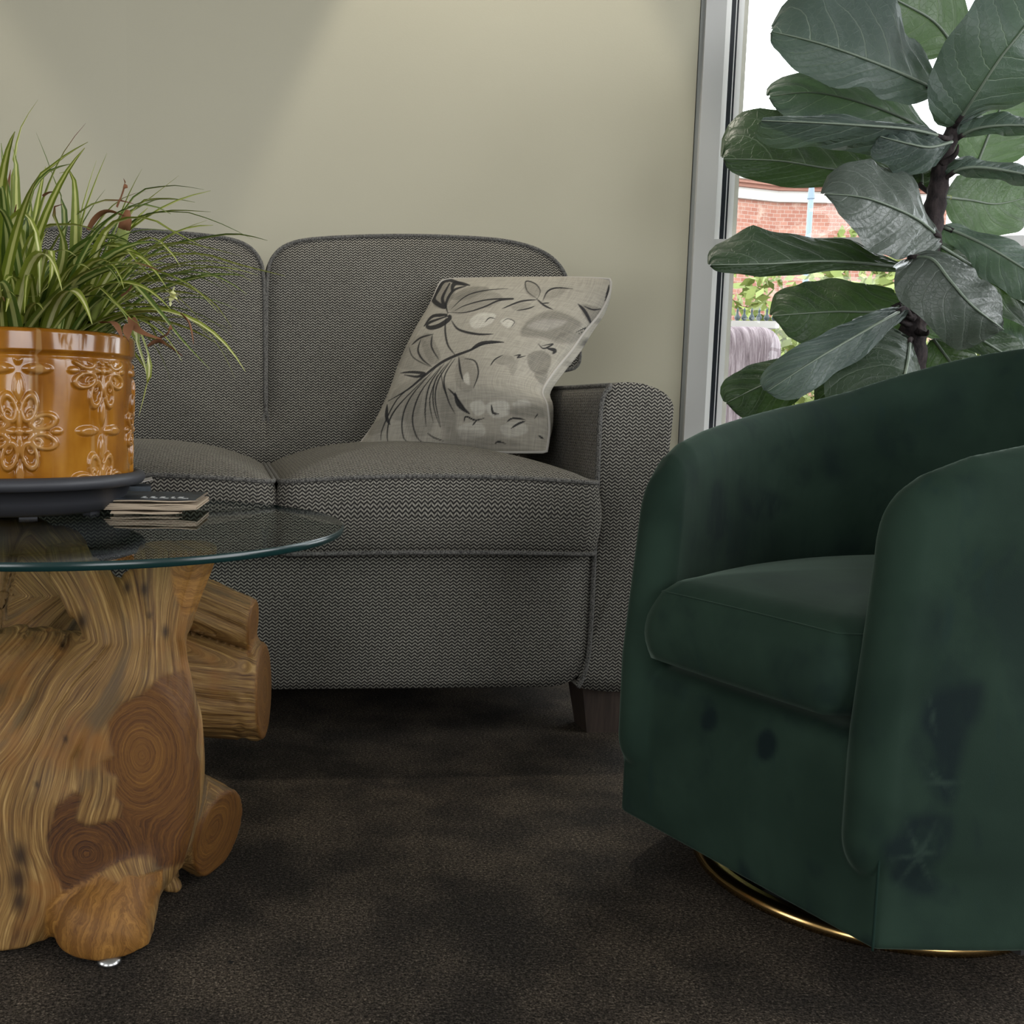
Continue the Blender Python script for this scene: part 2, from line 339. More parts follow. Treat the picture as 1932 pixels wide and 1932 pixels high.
bush(1810, 600, 7.4, .75, 1.95, 'yellow green shrub showing beside the ficus trunk'); bush(1640, 440, 13, .9, 3.2, 'tall green shrub against the brick building')
m = M['streak'] = mat('streaked_pinkish_stucco', (.36, .30, .32), .9, .2); g = G(m)
g.col(g.ramp(g.noise(g.map(g.uv(), (55, 4, 1)), 1.6, 4, .7, .4), [(.3, (.075, .055, .06)), (.5, (.165, .13, .14)), (.7, (.30, .255, .265))])); g.bump(g.noise(g.map(g.uv(), (55, 4, 1)), 1.6, 4, .7), .6, .02)
lw = thing('low_wall', 'low pinkish grey streaked wall with pale coping outside the window', 'wall', (0, 0, 0))
zc = at(1420, 613, 4.6)[2]; xa, xb = at(1330, 613, 4.6)[0], at(1498, 613, 4.6)[0]
prof = [(0, -.35)] + [(0, zc - .10)] + [(.10 - .10 * math.cos(t), zc - .10 + .10 * math.sin(t)) for t in np.linspace(.2, PI / 2, 7)] + [(.4, zc)]
V = []; Fc = []; UVs = []; nx_ = 16; np_ = len(prof); sl = np.concatenate([[0], np.cumsum([math.dist(prof[i], prof[i + 1]) for i in range(np_ - 1)])])
xs = np.linspace(xa, xb, nx_)
for i, xx in enumerate(xs):
    rd = max(0, (xx - (xb - .13)) / .13); dy = .13 * (1 - math.sqrt(max(0, 1 - rd * rd)))
    for (y, z) in prof: V.append((xx, 4.6 + y + dy, z - dy * .5 * (z > 0)))
for i in range(nx_ - 1):
    for k in range(np_ - 1):
        Fc.append((i * np_ + k, (i + 1) * np_ + k, (i + 1) * np_ + k + 1, i * np_ + k + 1)); UVs += [(xs[i], sl[k]), (xs[i + 1], sl[k]), (xs[i + 1], sl[k + 1]), (xs[i], sl[k + 1])]
Fc.append(tuple((nx_ - 1) * np_ + k for k in range(np_)) ); UVs += [(0, 0)] * np_
obj('wall_body', V, Fc, M['streak'], lw, uv=UVs)
MB().box((xa, 4.78, zc + .001), (xb + .02, 5.1, zc + .035)).build('coping', M['stone'], lw)
fe = thing('iron_fence', 'row of black iron fence finials on the coping of the low wall', 'fence', (0, 0, 0)); mi = mat('black_iron', (.03, .045, .05), .6)
for px in (1391, 1404, 1418, 1432, 1446.5, 1461, 1476):
    c = at(px, 600, 4.9); s = .0026
    b = MB(); b.lathe([(0, zc + .033), (5 * s, zc + .036), (4 * s, zc + .042), (2 * s, zc + .046), (5.2 * s, zc + .056), (5.0 * s, zc + .064), (2.2 * s, zc + .078), (1.6 * s, zc + .088), (2.4 * s, zc + .094), (1.2 * s, zc + .104), (0, zc + .112)], 12, (c[0], c[1]))
    b.build('finial', mi, fe, smooth=True)
# ------------------------------------------------------------------ sofa
m = M['tweed'] = mat('herringbone_tweed', (.1, .1, .09), .92, .15); g = G(m); u = g.uv(); s3 = g.sep(u)
wob = g.math('MULTIPLY', g.math('SUBTRACT', g.noise(u, 60, 2), .5), .0022)
uu = g.math('ADD', s3[0], wob); vv = g.math('ADD', s3[1], g.math('MULTIPLY', g.math('SUBTRACT', g.noise(g.map(u, (1, 1, 1), (3, 7, 0)), 45, 2), .5), .0028))
PW, PH = .0112, .0062
tri = g.math('ABSOLUTE', g.math('SUBTRACT', g.math('FRACT', g.math('DIVIDE', uu, PW)), .5))        # 0..0.5
ph = g.math('ADD', g.math('DIVIDE', vv, PH), g.math('MULTIPLY', tri, 1.55))
st = g.math('ABSOLUTE', g.math('SUBTRACT', g.math('FRACT', ph), .5))
yarn = g.noise(g.comb(g.math('DIVIDE', uu, .0035), g.math('MULTIPLY', ph, .45), 0.), 1.0, 2, .6)
th = g.ss(st, .19, .33)
jit = g.ss(g.noise(u, 700, 2), .30, .62)
brk = g.math('MULTIPLY', g.ss(tri, .0, .07, .35, 1.), g.ss(tri, .5, .43, .35, 1.))
fac = g.math('MULTIPLY', g.math('MULTIPLY', g.math('MULTIPLY', th, brk), g.ss(yarn, .22, .55, .45, 1.0)), g.math('ADD', .5, g.math('MULTIPLY', jit, .5)))
tone = g.noise(u, 9, 3)
lightc = g.mix(tone, (.27, .252, .208), (.375, .355, .30))
g.col(g.mix(fac, (.021, .0195, .018), lightc)); g.bump(fac, .55, .0012)
m = M['tweed_cord'] = mat('tweed_piping', (.075, .072, .066), .92, .15); g = G(m); nn = g.noise(g.oc(), 420, 2); g.col(g.ramp(nn, [(.35, (.03, .029, .028)), (.62, (.16, .155, .14))])); g.bump(nn, .5, .001)
m = M['legwood'] = mat('dark_brown_wood', (.035, .024, .018), .5); g = G(m); nn = g.noise(g.map(g.oc(), (60, 60, 4)), 2, 4, .6); g.col(g.ramp(nn, [(.3, (.022, .015, .011)), (.7, (.055, .038, .028))]))
SA = R(4.0)
f0 = onz(1112, 1388, 0); sx = np.array([math.cos(SA), math.sin(SA)])
S0 = f0[:2] - sx * .585
sofa = thing('sofa', 'grey herringbone tweed two-seat sofa with piped cushions against the plain wall', 'sofa', (S0[0], S0[1], 0), SA)
def up(name, m, parent, out, h, ct, cb, bulge, fmap, **k):
    pip = k.pop('pip', ('t',)); pr = k.pop('pr', .0045)
    V, Fc, UV, eT, eB = puffed(out, h, ct, cb, bulge, fmap, **k)
    o = obj(name, V, Fc, m, parent, uv=UV)
    for q in pip:
        P = eT if q == 't' else eB
        MB().tube(np.array(P), pr, 8, closed=True).build('piping', M['tweed_cord'], o, smooth=True)
    return o
HW, AW = .578, .152
# base rail and hidden carcass
up('front_rail', M['tweed'], sofa, rrect(-HW - .004, HW + .004, .094, .365, [.075, .012, .012, .075], 8), .05, .012, 0, 0, lambda a, b, c: (a, .024 - c, b), pip=())
MB().box((-HW - .02, .05, .10), (HW + .02, .80, .34)).build('platform', M['tweed'], sofa)
MB().box((-HW - .09, .66, .34), (HW + .09, .80, .90)).build('back_frame', M['tweed'], sofa)
prof = np.array([(.560, .092), (.574, .13), (.580, .22), (.580, .50), (.580, .575), (.581, .605), (.585, .628), (.596, .643), (.616, .650), (.648, .649), (.672, .643), (.692, .634), (.706, .623), (.713, .609), (.7135, .590), (.708, .50), (.700, .36), (.694, .2), (.690, .092)])
for sgn in (1, -1):
    pr_ = catmull(prof, 4, True) if sgn == 1 else (catmull(prof, 4, True) * [-1, 1])[::-1]
    a = up('arm', M['tweed'], sofa, pr_, .80, .006, 0, 0, lambda a, b, c: (a, .40 - c, b), pip=(), n=220)
    ip = prof[:8] * [sgn, 1]; P = catmull(ip, 6); P = np.array([(p[0] - sgn * .001, -.001, p[1]) for p in P])
    MB().tube(np.vstack([P, [(P[-1][0], .006, P[-1][2] + .001)]]), .0045, 8).build('piping', M['tweed_cord'], a, smooth=True)
    Pt = np.array([(sgn * .596 - sgn * .001, y, .6445) for y in np.linspace(.0, .60, 14)])
    MB().tube(Pt, .0042, 8).build('piping', M['tweed_cord'], a, smooth=True)
    for (ly, h) in ((.012, .095), (.72, .10)):
        x0, x1 = (.572, .688); t = .014
        V = [(x0 + t, ly + .004, 0), (x1 - t, ly + .004, 0), (x1 - t, ly + .07, 0), (x0 + t, ly + .07, 0), (x0, ly, h), (x1, ly, h), (x1, ly + .085, h), (x0, ly + .085, h)]
        V = [(sgn * p[0], p[1], p[2]) for p in V]; f_ = [(0, 3, 2, 1), (4, 5, 6, 7), (0, 1, 5, 4), (1, 2, 6, 5), (2, 3, 7, 6), (3, 0, 4, 7)]
        obj('leg', V, f_ if sgn == 1 else [q[::-1] for q in f_], M['legwood'], sofa, smooth=False)
# seat cushions: overhang the rail a little and crown upwards
for sgn in (1, -1):
    x0, x1 = (.004, HW - .004) if sgn == 1 else (-HW + .004, -.004)
    cxm = (x0 + x1) / 2
    def seat(a, b, c, cxm=cxm, x0=x0, x1=x1):
        e = 1 - ((a - cxm) / (x1 - x0) * 2) ** 2
        dz = .012 * max(0, e) if c > 0 else .004 * e
        return (a, b, .408 + c + dz - .012 * (b < .1) * (c < 0) * 0)
    up('seat_cushion', M['tweed'], sofa, rrect(x0, x1, -.040, .60, [.03, .03, .03, .03], 5), .126, .050, .022, .010, seat, pip=('t', 'b'), n=180)
# back cushions: reclined panels whose outer ends reach over the arms
rec = math.tan(R(13))
for sgn in (1, -1):
    o_ = np.array([(.000, .44), (.001, .60), (.002, .80), (.005, .90), (.018, .945), (.055, .975), (.13, .990), (.30, 1.000), (.46, 1.000), (.575, .992), (.655, .968), (.700, .925), (.716, .86), (.728, .78), (.732, .725), (.722, .700), (.690, .690), (.60, .675), (.572, .63), (.565, .54), (.562, .44)])
    o_ = catmull(o_, 5, True) if True else o_
    o_ = (o_ if sgn == 1 else o_ * [-1, 1]); 
    ar = np.sum(o_[:, 0] * np.roll(o_[:, 1], -1) - np.roll(o_[:, 0], -1) * o_[:, 1])
    if ar < 0: o_ = o_[::-1]
    up('back_cushion', M['tweed'], sofa, o_, .13, .034, 0, .006, lambda a, b, c: (a, .475 + (b - .45) * rec + .065 - c, b), pip=('t',), n=240)
# ------------------------------------------------------------------ throw pillow
def seg(p): return np.array([at(*q) for q in p])
bot = seg([(676, 842, 2.10), (700, 848, 2.06), (760, 850, 2.02), (850, 850, 1.98), (940, 853, 1.94), (1031, 853, 1.90)])
top = seg([(832, 531, 2.26), (850, 527, 2.255), (900, 526, 2.24), (985, 525, 2.22), (1080, 524, 2.18), (1152, 527, 2.15)])
lef = seg([(676, 842, 2.10), (705, 803, 2.11), (733, 752, 2.13), (755, 690, 2.16), (782, 630, 2.19), (812, 575, 2.22), (825, 545, 2.25), (832, 531, 2.26)])
rig = seg([(1031, 853, 1.90), (1036, 810, 1.91), (1032, 765, 1.92), (1023, 738, 1.945), (1046, 700, 1.99), (1077, 662, 2.04), (1101, 628, 2.08), (1132, 590, 2.12), (1150, 552, 2.14), (1152, 527, 2.15)])
NP = 300
def sm(P, n): return resample(catmull(P, 12), n)
bo, to, le, ri = sm(bot, NP), sm(top, NP), sm(lef, NP), sm(rig, NP)
uq = np.linspace(0, 1, NP); U, Vv = np.meshgrid(uq, uq)                          # U along, Vv up
Uc, Vc = U[..., None], Vv[..., None]
Pb = (1 - Vc) * bo[None] + Vc * to[None] + (1 - Uc) * le[:, None] + Uc * ri[:, None] - ((1 - Uc) * (1 - Vc) * bo[0] + Uc * (1 - Vc) * bo[-1] + (1 - Uc) * Vc * to[0] + Uc * Vc * to[-1])
nrm = np.cross(bo[-1] - bo[0], le[-1] - le[0]); nrm /= np.linalg.norm(nrm)
if nrm[1] > 0: nrm = -nrm
puff = ((1 - (2 * U - 1) ** 2) ** .55) * ((1 - (2 * Vv - 1) ** 2) ** .55)
wr = .004 * np.sin(9 * U + 5 * Vv) * puff + .006 * np.exp(-((U - .93) ** 2 / .004 + (Vv - .40) ** 2 / .02)) * -1.5
fr = Pb + nrm * ((.070 * puff + wr)[..., None])
bk_dir = np.array([.80, .60, .0]); bk_dir /= np.linalg.norm(bk_dir)
pb2 = ((1 - (2 * U - 1) ** 16) ** .6) * ((1 - (2 * Vv - 1) ** 2) ** .6)
bk = Pb + bk_dir * ((.066 * pb2)[..., None])
# print: strokes measured on the cloth (in the 1932-pixel frame of the photograph), stored per vertex
pp = proj(fr.reshape(-1, 3)); 
def Zp(L): return [(640 + x / 2.927, 480 + y / 2.927) for x, y in L]
def sdist(P, poly):
    best = np.full(len(P), 1e9); tt = np.zeros(len(P)); L = len(poly) - 1
    for i in range(L):
        a, b_ = np.array(poly[i]), np.array(poly[i + 1]); ab = b_ - a; t = np.clip(((P - a) @ ab) / (ab @ ab + 1e-9), 0, 1); d = np.linalg.norm(P - a - t[:, None] * ab, axis=1)
        k = d < best; best[k] = d[k]; tt[k] = (i + t[k]) / L
    return best, tt
def inside(P, poly):
    x, y = P[:, 0], P[:, 1]; c = np.zeros(len(P), bool); n = len(poly); j = n - 1
    for i in range(n):
        xi, yi = poly[i]; xj, yj = poly[j]
        c ^= ((yi > y) != (yj > y)) & (x < (xj - xi) * (y - yi) / (yj - yi + 1e-12) + xi); j = i
    return c
colr = np.tile(np.array([.285, .265, .218]), (len(pp), 1))
def blot(poly, c, a=.6, soft=3.0):
    poly = catmull(np.array(Zp(poly)), 5, True); ins = inside(pp, poly); d, _ = sdist(pp, [*poly, poly[0]]); sd_ = np.where(ins, -d, d)
    k = np.clip(.5 - sd_ / soft, 0, 1) * a; k *= .85 + .15 * np.sin(pp[:, 0] * .9 + pp[:, 1] * 1.7)
    colr[:] = colr * (1 - k[:, None]) + np.array(c) * k[:, None]
def stroke(pts, w, c=(.016, .016, .017), a=.95, taper=True):
    poly = catmull(np.array(Zp(pts)), 5); d, t = sdist(pp, poly); ww = w * 1.15 * (np.sin(PI * np.clip(t, .04, .96)) ** .6 if taper else 1)
    k = np.clip((ww - d) / .7 + .5, 0, 1) * a; colr[:] = colr * (1 - k[:, None]) + np.array(c) * k[:, None]
W_, G_, L_ = (.45, .43, .37), (.125, .115, .095), (.19, .176, .145)
blot([(600, 290), (680, 215), (800, 195), (900, 230), (860, 280), (740, 310), (650, 330)], L_, .8); blot([(610, 240), (720, 180), (830, 190), (700, 250)], G_, .7)
blot([(1000, 440), (1060, 350), (1180, 310), (1300, 350), (1330, 400), (1200, 470), (1120, 460)], G_, .75, 6); blot([(1040, 400), (1120, 360), (1260, 370), (1150, 420)], (.36, .34, .30), .5, 6)
blot([(1380, 430), (1290, 490), (1180, 480), (1240, 430)], G_, .6, 6); blot([(720, 370), (770, 325), (860, 330), (840, 380), (750, 410)], W_, .8); blot([(890, 370), (930, 350), (970, 380), (930, 405)], W_, .8)
blot([(1040, 560), (1110, 530), (1170, 570), (1140, 660), (1060, 640)], G_, .8); blot([(1080, 650), (1150, 640), (1130, 720), (1090, 690)], G_, .7); blot([(860, 590), (930, 550), (970, 590), (900, 610)], L_, .8); blot([(935, 620), (990, 580), (960, 670)], L_, .7)
blot([(1020, 170), (1060, 150), (1110, 190), (1080, 240), (1035, 215)], G_, .5); blot([(1130, 240), (1190, 195), (1260, 190), (1190, 240)], L_, .7); blot([(950, 290), (1010, 265), (1060, 275), (990, 310)], L_, .7)
blot([(660, 570), (720, 580), (765, 660), (740, 740), (690, 760), (640, 700)], L_, .7); blot([(680, 690), (710, 650), (720, 720)], W_, .8)
blot([(330, 620), (380, 500), (450, 450), (520, 570), (470, 640)], L_, .6); blot([(450, 470), (500, 440), (560, 570), (500, 600)], G_, .55)
blot([(300, 760), (420, 680), (470, 700), (420, 900), (280, 900)], L_, .7); blot([(360, 830), (480, 680), (560, 700), (520, 950), (400, 1010)], G_, .5, 8); blot([(560, 720), (640, 800), (640, 960), (560, 940)], G_, .6, 8)
blot([(720, 830), (780, 805), (810, 860), (760, 890)], W_, .75); blot([(810, 830), (920, 810), (940, 880), (850, 900)], W_, .8); blot([(960, 820), (1030, 800), (1060, 840), (980, 850)], W_, .5); blot([(940, 850), (1090, 830), (1130, 900), (960, 890)], G_, .65, 8)
blot([(660, 950), (780, 930), (800, 1000), (680, 1020)], W_, .6); blot([(890, 950), (1000, 920), (1040, 980), (930, 1010)], W_, .55); blot([(600, 960), (860, 1010), (1000, 1050), (620, 1060)], G_, .5, 10); blot([(150, 970), (240, 900), (260, 960), (180, 1000)], G_, .5)
blot([(520, 280), (545, 170), (600, 150), (640, 200), (590, 290)], G_, .7); blot([(1330, 280), (1460, 310), (1400, 400)], G_, .7)
for pts, wd in (([(600, 325), (590, 270), (630, 200), (700, 175)], 2.2), ([(690, 170), (640, 150), (580, 145), (545, 190), (520, 250), (580, 290), (570, 240), (610, 160)], 4.2), ([(620, 205), (640, 160), (720, 170)], 3.5), ([(600, 320), (700, 320), (800, 290), (880, 255), (960, 245), (820, 250), (700, 280), (640, 310)], 1.4), ([(620, 300), (700, 230), (800, 200), (930, 188)], 1.0), ([(470, 395), (520, 340), (610, 345), (560, 390), (500, 405), (490, 380), (600, 340)], 3.8), ([(620, 365), (660, 415), (760, 440), (850, 440)], 2.0), ([(590, 350), (585, 420), (600, 500), (640, 555)], 1.6), ([(270, 810), (380, 745), (470, 670), (560, 600), (640, 560), (720, 530), (800, 495), (910, 485)], 2.2), ([(725, 528), (790, 490), (900, 483)], 3.0), ([(340, 655), (400, 650), (470, 658), (430, 675), (360, 665)], 2.6), ([(400, 500), (450, 460), (520, 440)], 1.5), ([(450, 470), (435, 530), (460, 580), (510, 620)], 1.6), ([(515, 440), (510, 510), (550, 580)], 1.4), ([(385, 510), (410, 570), (500, 620)], .9),
    ([(660, 565), (668, 640), (685, 700)], 1.8), ([(690, 575), (750, 590), (768, 660), (740, 740)], 1.3), ([(640, 575), (580, 680), (600, 800), (640, 880)], 1.2), ([(620, 580), (550, 690), (530, 800), (560, 950)], 1.2), ([(600, 600), (530, 700), (520, 830), (560, 960)], 1.1), ([(580, 600), (500, 720), (475, 850), (480, 950)], 1.2), ([(560, 620), (450, 760), (405, 900), (430, 1010), (490, 1055)], 1.2), ([(530, 630), (400, 780), (350, 900), (355, 1010), (400, 1050)], 1.2), ([(480, 680), (340, 820), (280, 910), (265, 1000), (275, 1060)], 1.2), ([(430, 710), (320, 800), (240, 960), (230, 1030)], 1.0), ([(640, 765), (660, 830), (720, 880)], 3.6), ([(600, 740), (640, 780), (700, 860)], 1.6), ([(485, 985), (520, 1010), (575, 1030)], 1.1), ([(265, 830), (262, 900), (280, 940)], 3.0), ([(560, 640), (575, 730), (600, 800)], .9), ([(545, 660), (500, 800), (520, 930)], .9),
    ([(1090, 245), (1130, 280), (1180, 305)], 1.6), ([(1095, 245), (1040, 205), (1030, 150), (1080, 160), (1110, 200), (1095, 245)], 1.0), ([(1090, 250), (1000, 260), (900, 300)], 1.5), ([(980, 310), (1040, 300), (1080, 285)], 1.1), ([(1125, 255), (1150, 205), (1200, 185), (1290, 190)], 1.4), ([(1120, 270), (1160, 268)], 1.0), ([(1320, 275), (1360, 320), (1400, 400)], 2.8), ([(1350, 285), (1400, 305), (1450, 300)], 1.3), ([(835, 615), (860, 580), (905, 555)], 1.1), ([(965, 560), (1000, 555), (985, 570), (1030, 560)], 1.4), ([(1100, 495), (1130, 520), (1180, 495), (1120, 505)], 1.3), ([(1150, 520), (1190, 530), (1180, 548)], 3.2), ([(1310, 430), (1350, 410), (1390, 400), (1320, 440)], 1.2), ([(690, 925), (700, 895), (750, 915), (800, 905)], 1.5), ([(735, 945), (760, 915)], 1.2), ([(840, 830), (850, 875), (880, 880)], 2.0), ([(925, 925), (960, 905), (1030, 912)], 1.5), ([(950, 960), (990, 935), (1030, 920)], 1.9), ([(860, 1045), (880, 1035), (920, 1045)], 1.6), ([(1080, 905), (1098, 880)], 1.0), ([(1100, 1000), (1130, 1020)], 1.6), ([(1490, 170), (1480, 240), (1470, 290)], 3.2), ([(805, 375), (830, 350), (862, 355)], .9), ([(900, 375), (930, 355), (968, 372), (950, 400)], .7)): stroke(pts, wd)
m = M['pillow'] = mat('printed_linen', (.4, .38, .34), .9, .15); g = G(m); a_ = g.n('Attribute', attribute_name='print'); wv = g.uv()
t1 = g.noise(g.map(wv, (150, 11, 1)), 1, 2, .6); t2 = g.noise(g.map(wv, (11, 150, 1)), 1, 2, .6); wf = g.math('ADD', g.math('MULTIPLY', t1, .5), g.math('MULTIPLY', t2, .5))
x = g.n('Mix', data_type='RGBA', blend_type='MULTIPLY'); x.inputs[0].default_value = 1; g.put(a_.outputs['Color'], x.inputs[6]); g.put(g.mix(g.ss(wf, .35, .65), (.84, .84, .84), (1.13, 1.125, 1.11)), x.inputs[7]); g.col(x.outputs[2]); g.bump(wf, .25, .0008)
F4 = [(j * NP + i, j * NP + i + 1, (j + 1) * NP + i + 1, (j + 1) * NP + i) for j in range(NP - 1) for i in range(NP - 1)]
uvf = np.stack([U, Vv], -1).reshape(-1, 2); 
pil = thing('throw_pillow', 'square linen throw pillow printed with grey leaves leaning in the sofa corner', 'pillow', tuple(Pb[0, NP // 2]))
L0 = Pb[0, NP // 2]
obj('cover_front', fr.reshape(-1, 3) - L0, F4, M['pillow'], pil, uv=[uvf[q] for f in F4 for q in f], attrs={'print': colr})
q = 6; bs = bk[::q, ::q]; nb_ = bs.shape[0]
if (NP - 1) % q: bs = bk[np.r_[0:NP - 1:q, NP - 1]][:, np.r_[0:NP - 1:q, NP - 1]]; nb_ = bs.shape[0]
FB = [(j * nb_ + i, (j + 1) * nb_ + i, (j + 1) * nb_ + i + 1, j * nb_ + i + 1) for j in range(nb_ - 1) for i in range(nb_ - 1)]
pbk = proj(bs.reshape(-1, 3)); cb_ = np.tile(np.array([.285, .265, .218]), (len(pbk), 1)); blk = np.clip(np.sin(pbk[:, 0] * .16 + pbk[:, 1] * .05) * np.sin(pbk[:, 1] * .09) - .45, 0, 1) * 1.5
cb_ = cb_ * (1 - np.clip(blk, 0, .8))[:, None]
uq2 = np.linspace(0, 1, nb_); uvb = np.stack(np.meshgrid(uq2, uq2), -1).reshape(-1, 2)
obj('cover_back', bs.reshape(-1, 3) - L0, FB, M['pillow'], pil, uv=[uvb[q] for f in FB for q in f], attrs={'print': cb_})
loop = np.vstack([bo[:-1], ri[:-1], to[::-1][:-1], le[::-1][:-1]])[::6] - L0
MB().tube(loop, .0030, 8, closed=True).build('seam', mat('pale_seam', (.36, .34, .30), .9, .1), pil, smooth=True)
# ------------------------------------------------------------------ signed-distance modelling
import openvdb
def sd_rc(P, a, b, ra, rb):
    a = np.asarray(a); b = np.asarray(b); ab = b - a; L = np.linalg.norm(ab); t = np.clip(((P - a) @ ab) / (L * L), 0, 1)
    return np.linalg.norm(P - a - t[:, None] * ab, axis=1) - (ra + (rb - ra) * t)
def sd_el(P, c, r):
    q = (P - np.asarray(c)) / np.asarray(r); k0 = np.linalg.norm(q, axis=1) + 1e-9; k1 = np.linalg.norm(q / np.asarray(r), axis=1) + 1e-9
    return k0 * (k0 - 1) / k1
def smin(a, b, k): h = np.clip(.5 + .5 * (b - a) / k, 0, 1); return b + (a - b) * h - k * h * (1 - h)
def smax(a, b, k): return -smin(-a, -b, k)
def plane(P, p, n): n = np.asarray(n, float); return (P - np.asarray(p)) @ (n / np.linalg.norm(n))
def iso(f, lo, hi, vox, newton=2):
    lo = np.asarray(lo); hi = np.asarray(hi); n = np.ceil((hi - lo) / vox).astype(int) + 1
    ax = [lo[i] + vox * np.arange(n[i]) for i in range(3)]
    D = np.empty(n, np.float32)
    YZ = np.stack(np.meshgrid(ax[1], ax[2], indexing='ij'), -1).reshape(-1, 2)
    step = max(1, int(200000 / len(YZ)))
    for i in range(0, n[0], step):
        xs = ax[0][i:i + step]; P = np.concatenate([np.repeat(xs, len(YZ))[:, None], np.tile(YZ, (len(xs), 1))], 1)
        D[i:i + step] = f(P).reshape(len(xs), n[1], n[2])
    g_ = openvdb.FloatGrid(1.0); g_.copyFromArray(D); pts, quads = g_.convertToQuads(0.0)[:2]
    V = np.asarray(pts, float) * vox + lo; Q = np.asarray(quads, int)
    def grad(V): e = vox * .3; return np.stack([(f(V + d) - f(V - d)) / (2 * e) for d in np.eye(3) * e], 1)
    for _ in range(newton):
        gr = grad(V); V = V - np.clip(f(V), -vox, vox)[:, None] * gr / (np.sum(gr * gr, 1)[:, None] + 1e-6) * .9
    n0 = np.cross(V[Q[:, 1]] - V[Q[:, 0]], V[Q[:, 3]] - V[Q[:, 0]]); gq = grad(V[Q].mean(1))
    if np.mean(np.sum(n0 * gq, 1) > 0) < .5: Q = Q[:, ::-1]
    return V, Q, grad(V)
# ------------------------------------------------------------------ coffee table: sawn root base, round glass top
ZG = .447; GT = .0092; GC = np.array([-.290, 1.292]); GR = .352
table = thing('coffee_table', 'round glass-topped coffee table on a knotted teak root base', 'table', (GC[0], GC[1], 0)); TL = np.array([GC[0], GC[1], 0])
m = M['glass'] = glassmat('clear_table_glass', (.80, .87, .84), 1.52)
m = M['glass_edge'] = mat('green_glass_edge', (.005, .022, .021), .22, .5)
b = MB(); n = 160; pr = [(0, ZG), (GR - .0015, ZG), (GR, ZG - .0015), (GR, ZG - GT + .0015), (GR - .0015, ZG - GT), (0, ZG - GT)]
top = MB(); 
V = [(GR * .9957 * math.cos(2 * PI * i / n), GR * .9957 * math.sin(2 * PI * i / n), z) for z in (ZG, ZG - GT) for i in range(n)]
gt = obj('glass_top', V, [tuple(range(n)), tuple(range(2 * n - 1, n - 1, -1))], M['glass'], table, smooth=False)
MB().lathe([(GR * .9957, ZG), (GR, ZG - .0015), (GR, ZG - GT + .0015), (GR * .9957, ZG - GT)], n).build('polished_edge', M['glass_edge'], gt, smooth=True)
A = at
def rc(a, b_, ra, rb): return ('rc', A(*a), A(*b_), ra, rb)
prims = [  # kind, data, blend, cuts
    (('el', A(105, 1500, 1.18), (.165, .150, .185)), .0, []),
    (rc((20, 1320, 1.17), (235, 1320, 1.115), .088, .070), .05, []),
    (rc((255, 1350, 1.12), (247, 1200, 1.11), .070, .050), .03, []),
    (rc((228, 1200, 1.11), (128, 1050, 1.13), .040, .026), .012, []),
    (rc((265, 1225, 1.115), (338, 1030, 1.14), .046, .044), .012, [(A(352, 1110, 1.078), (.55, -.83, .02))]),
    (rc((-10, 1330, 1.42), (0, 1040, 1.42), .085, .072), .02, []),
    (rc((300, 1110, 1.27), (510, 1192, 1.30), .036, .033), .012, [(A(478, 1180, 1.29), (.985, -.15, -.08))]),
    (rc((240, 1270, 1.27), (560, 1312, 1.33), .072, .063), .015, [(A(500, 1300, 1.32), (.993, -.11, .02))]),
    (rc((250, 1490, 1.20), (450, 1590, 1.20), .060, .054), .012, [(A(404, 1565, 1.18), (.88, -.42, -.18))]),
    (('el', A(266, 1455, 1.13), (.073, .125, .150)), .018, []),
    (rc((264, 1615, 1.085), (200, 1736, 1.052), .034, .057), .010, [(A(206, 1730, 1.004), (.03, -1, .55))]),
    (rc((8, 1400, 1.06), (14, 1735, 1.05), .045, .042), .05, []),
    (rc((150, 1560, 1.11), (-120, 1700, 1.2), .08, .08), .05, []),
    (rc((95, 1060, 1.40), (95, 1300, 1.36), .055, .08), .02, []),
    (rc((290, 1660, 1.22), (325, 1672, 1.16), .03, .012), .01, []),
]
CUTP = A(275, 1460, 1.056); CUTN = np.array([.27, -.96, 0.0])
HOLES = [(155, 1172, 1.052, .009), (272, 1112, 1.07, .006), (282, 1161, 1.06, .004), (312, 1192, 1.065, .006), (240, 1108, 1.06, .006), (118, 1218, 1.05, .005), (38, 1615, .995, .012), (34, 1660, .995, .014), (36, 1700, 1.0, .012), (124, 1395, 1.03, .004), (70, 1480, 1.02, .004)]
def frame_of(p):
    if p[0] == 'rc': a, b_ = p[1], p[2]; ax = (b_ - a) / np.linalg.norm(b_ - a); o = a
    else: ax = np.array([0.12, 0, 1.0]) / np.linalg.norm([.12, 0, 1]); o = p[1]
    s = np.cross(ax, [0, 1, 0]); s /= np.linalg.norm(s); t = np.cross(s, ax); return o, ax, s, t
FR = [frame_of(p[0]) for p in prims]
def prim_d(P, i):
    p, k, cuts = prims[i]
    d = sd_rc(P, *p[1:]) if p[0] == 'rc' else sd_el(P, p[1], p[2])
    for (q, nn) in cuts: d = smax(d, plane(P, q, nn), .003)
    return d
def ZK(y): return A(150, y, 1.1)[2]
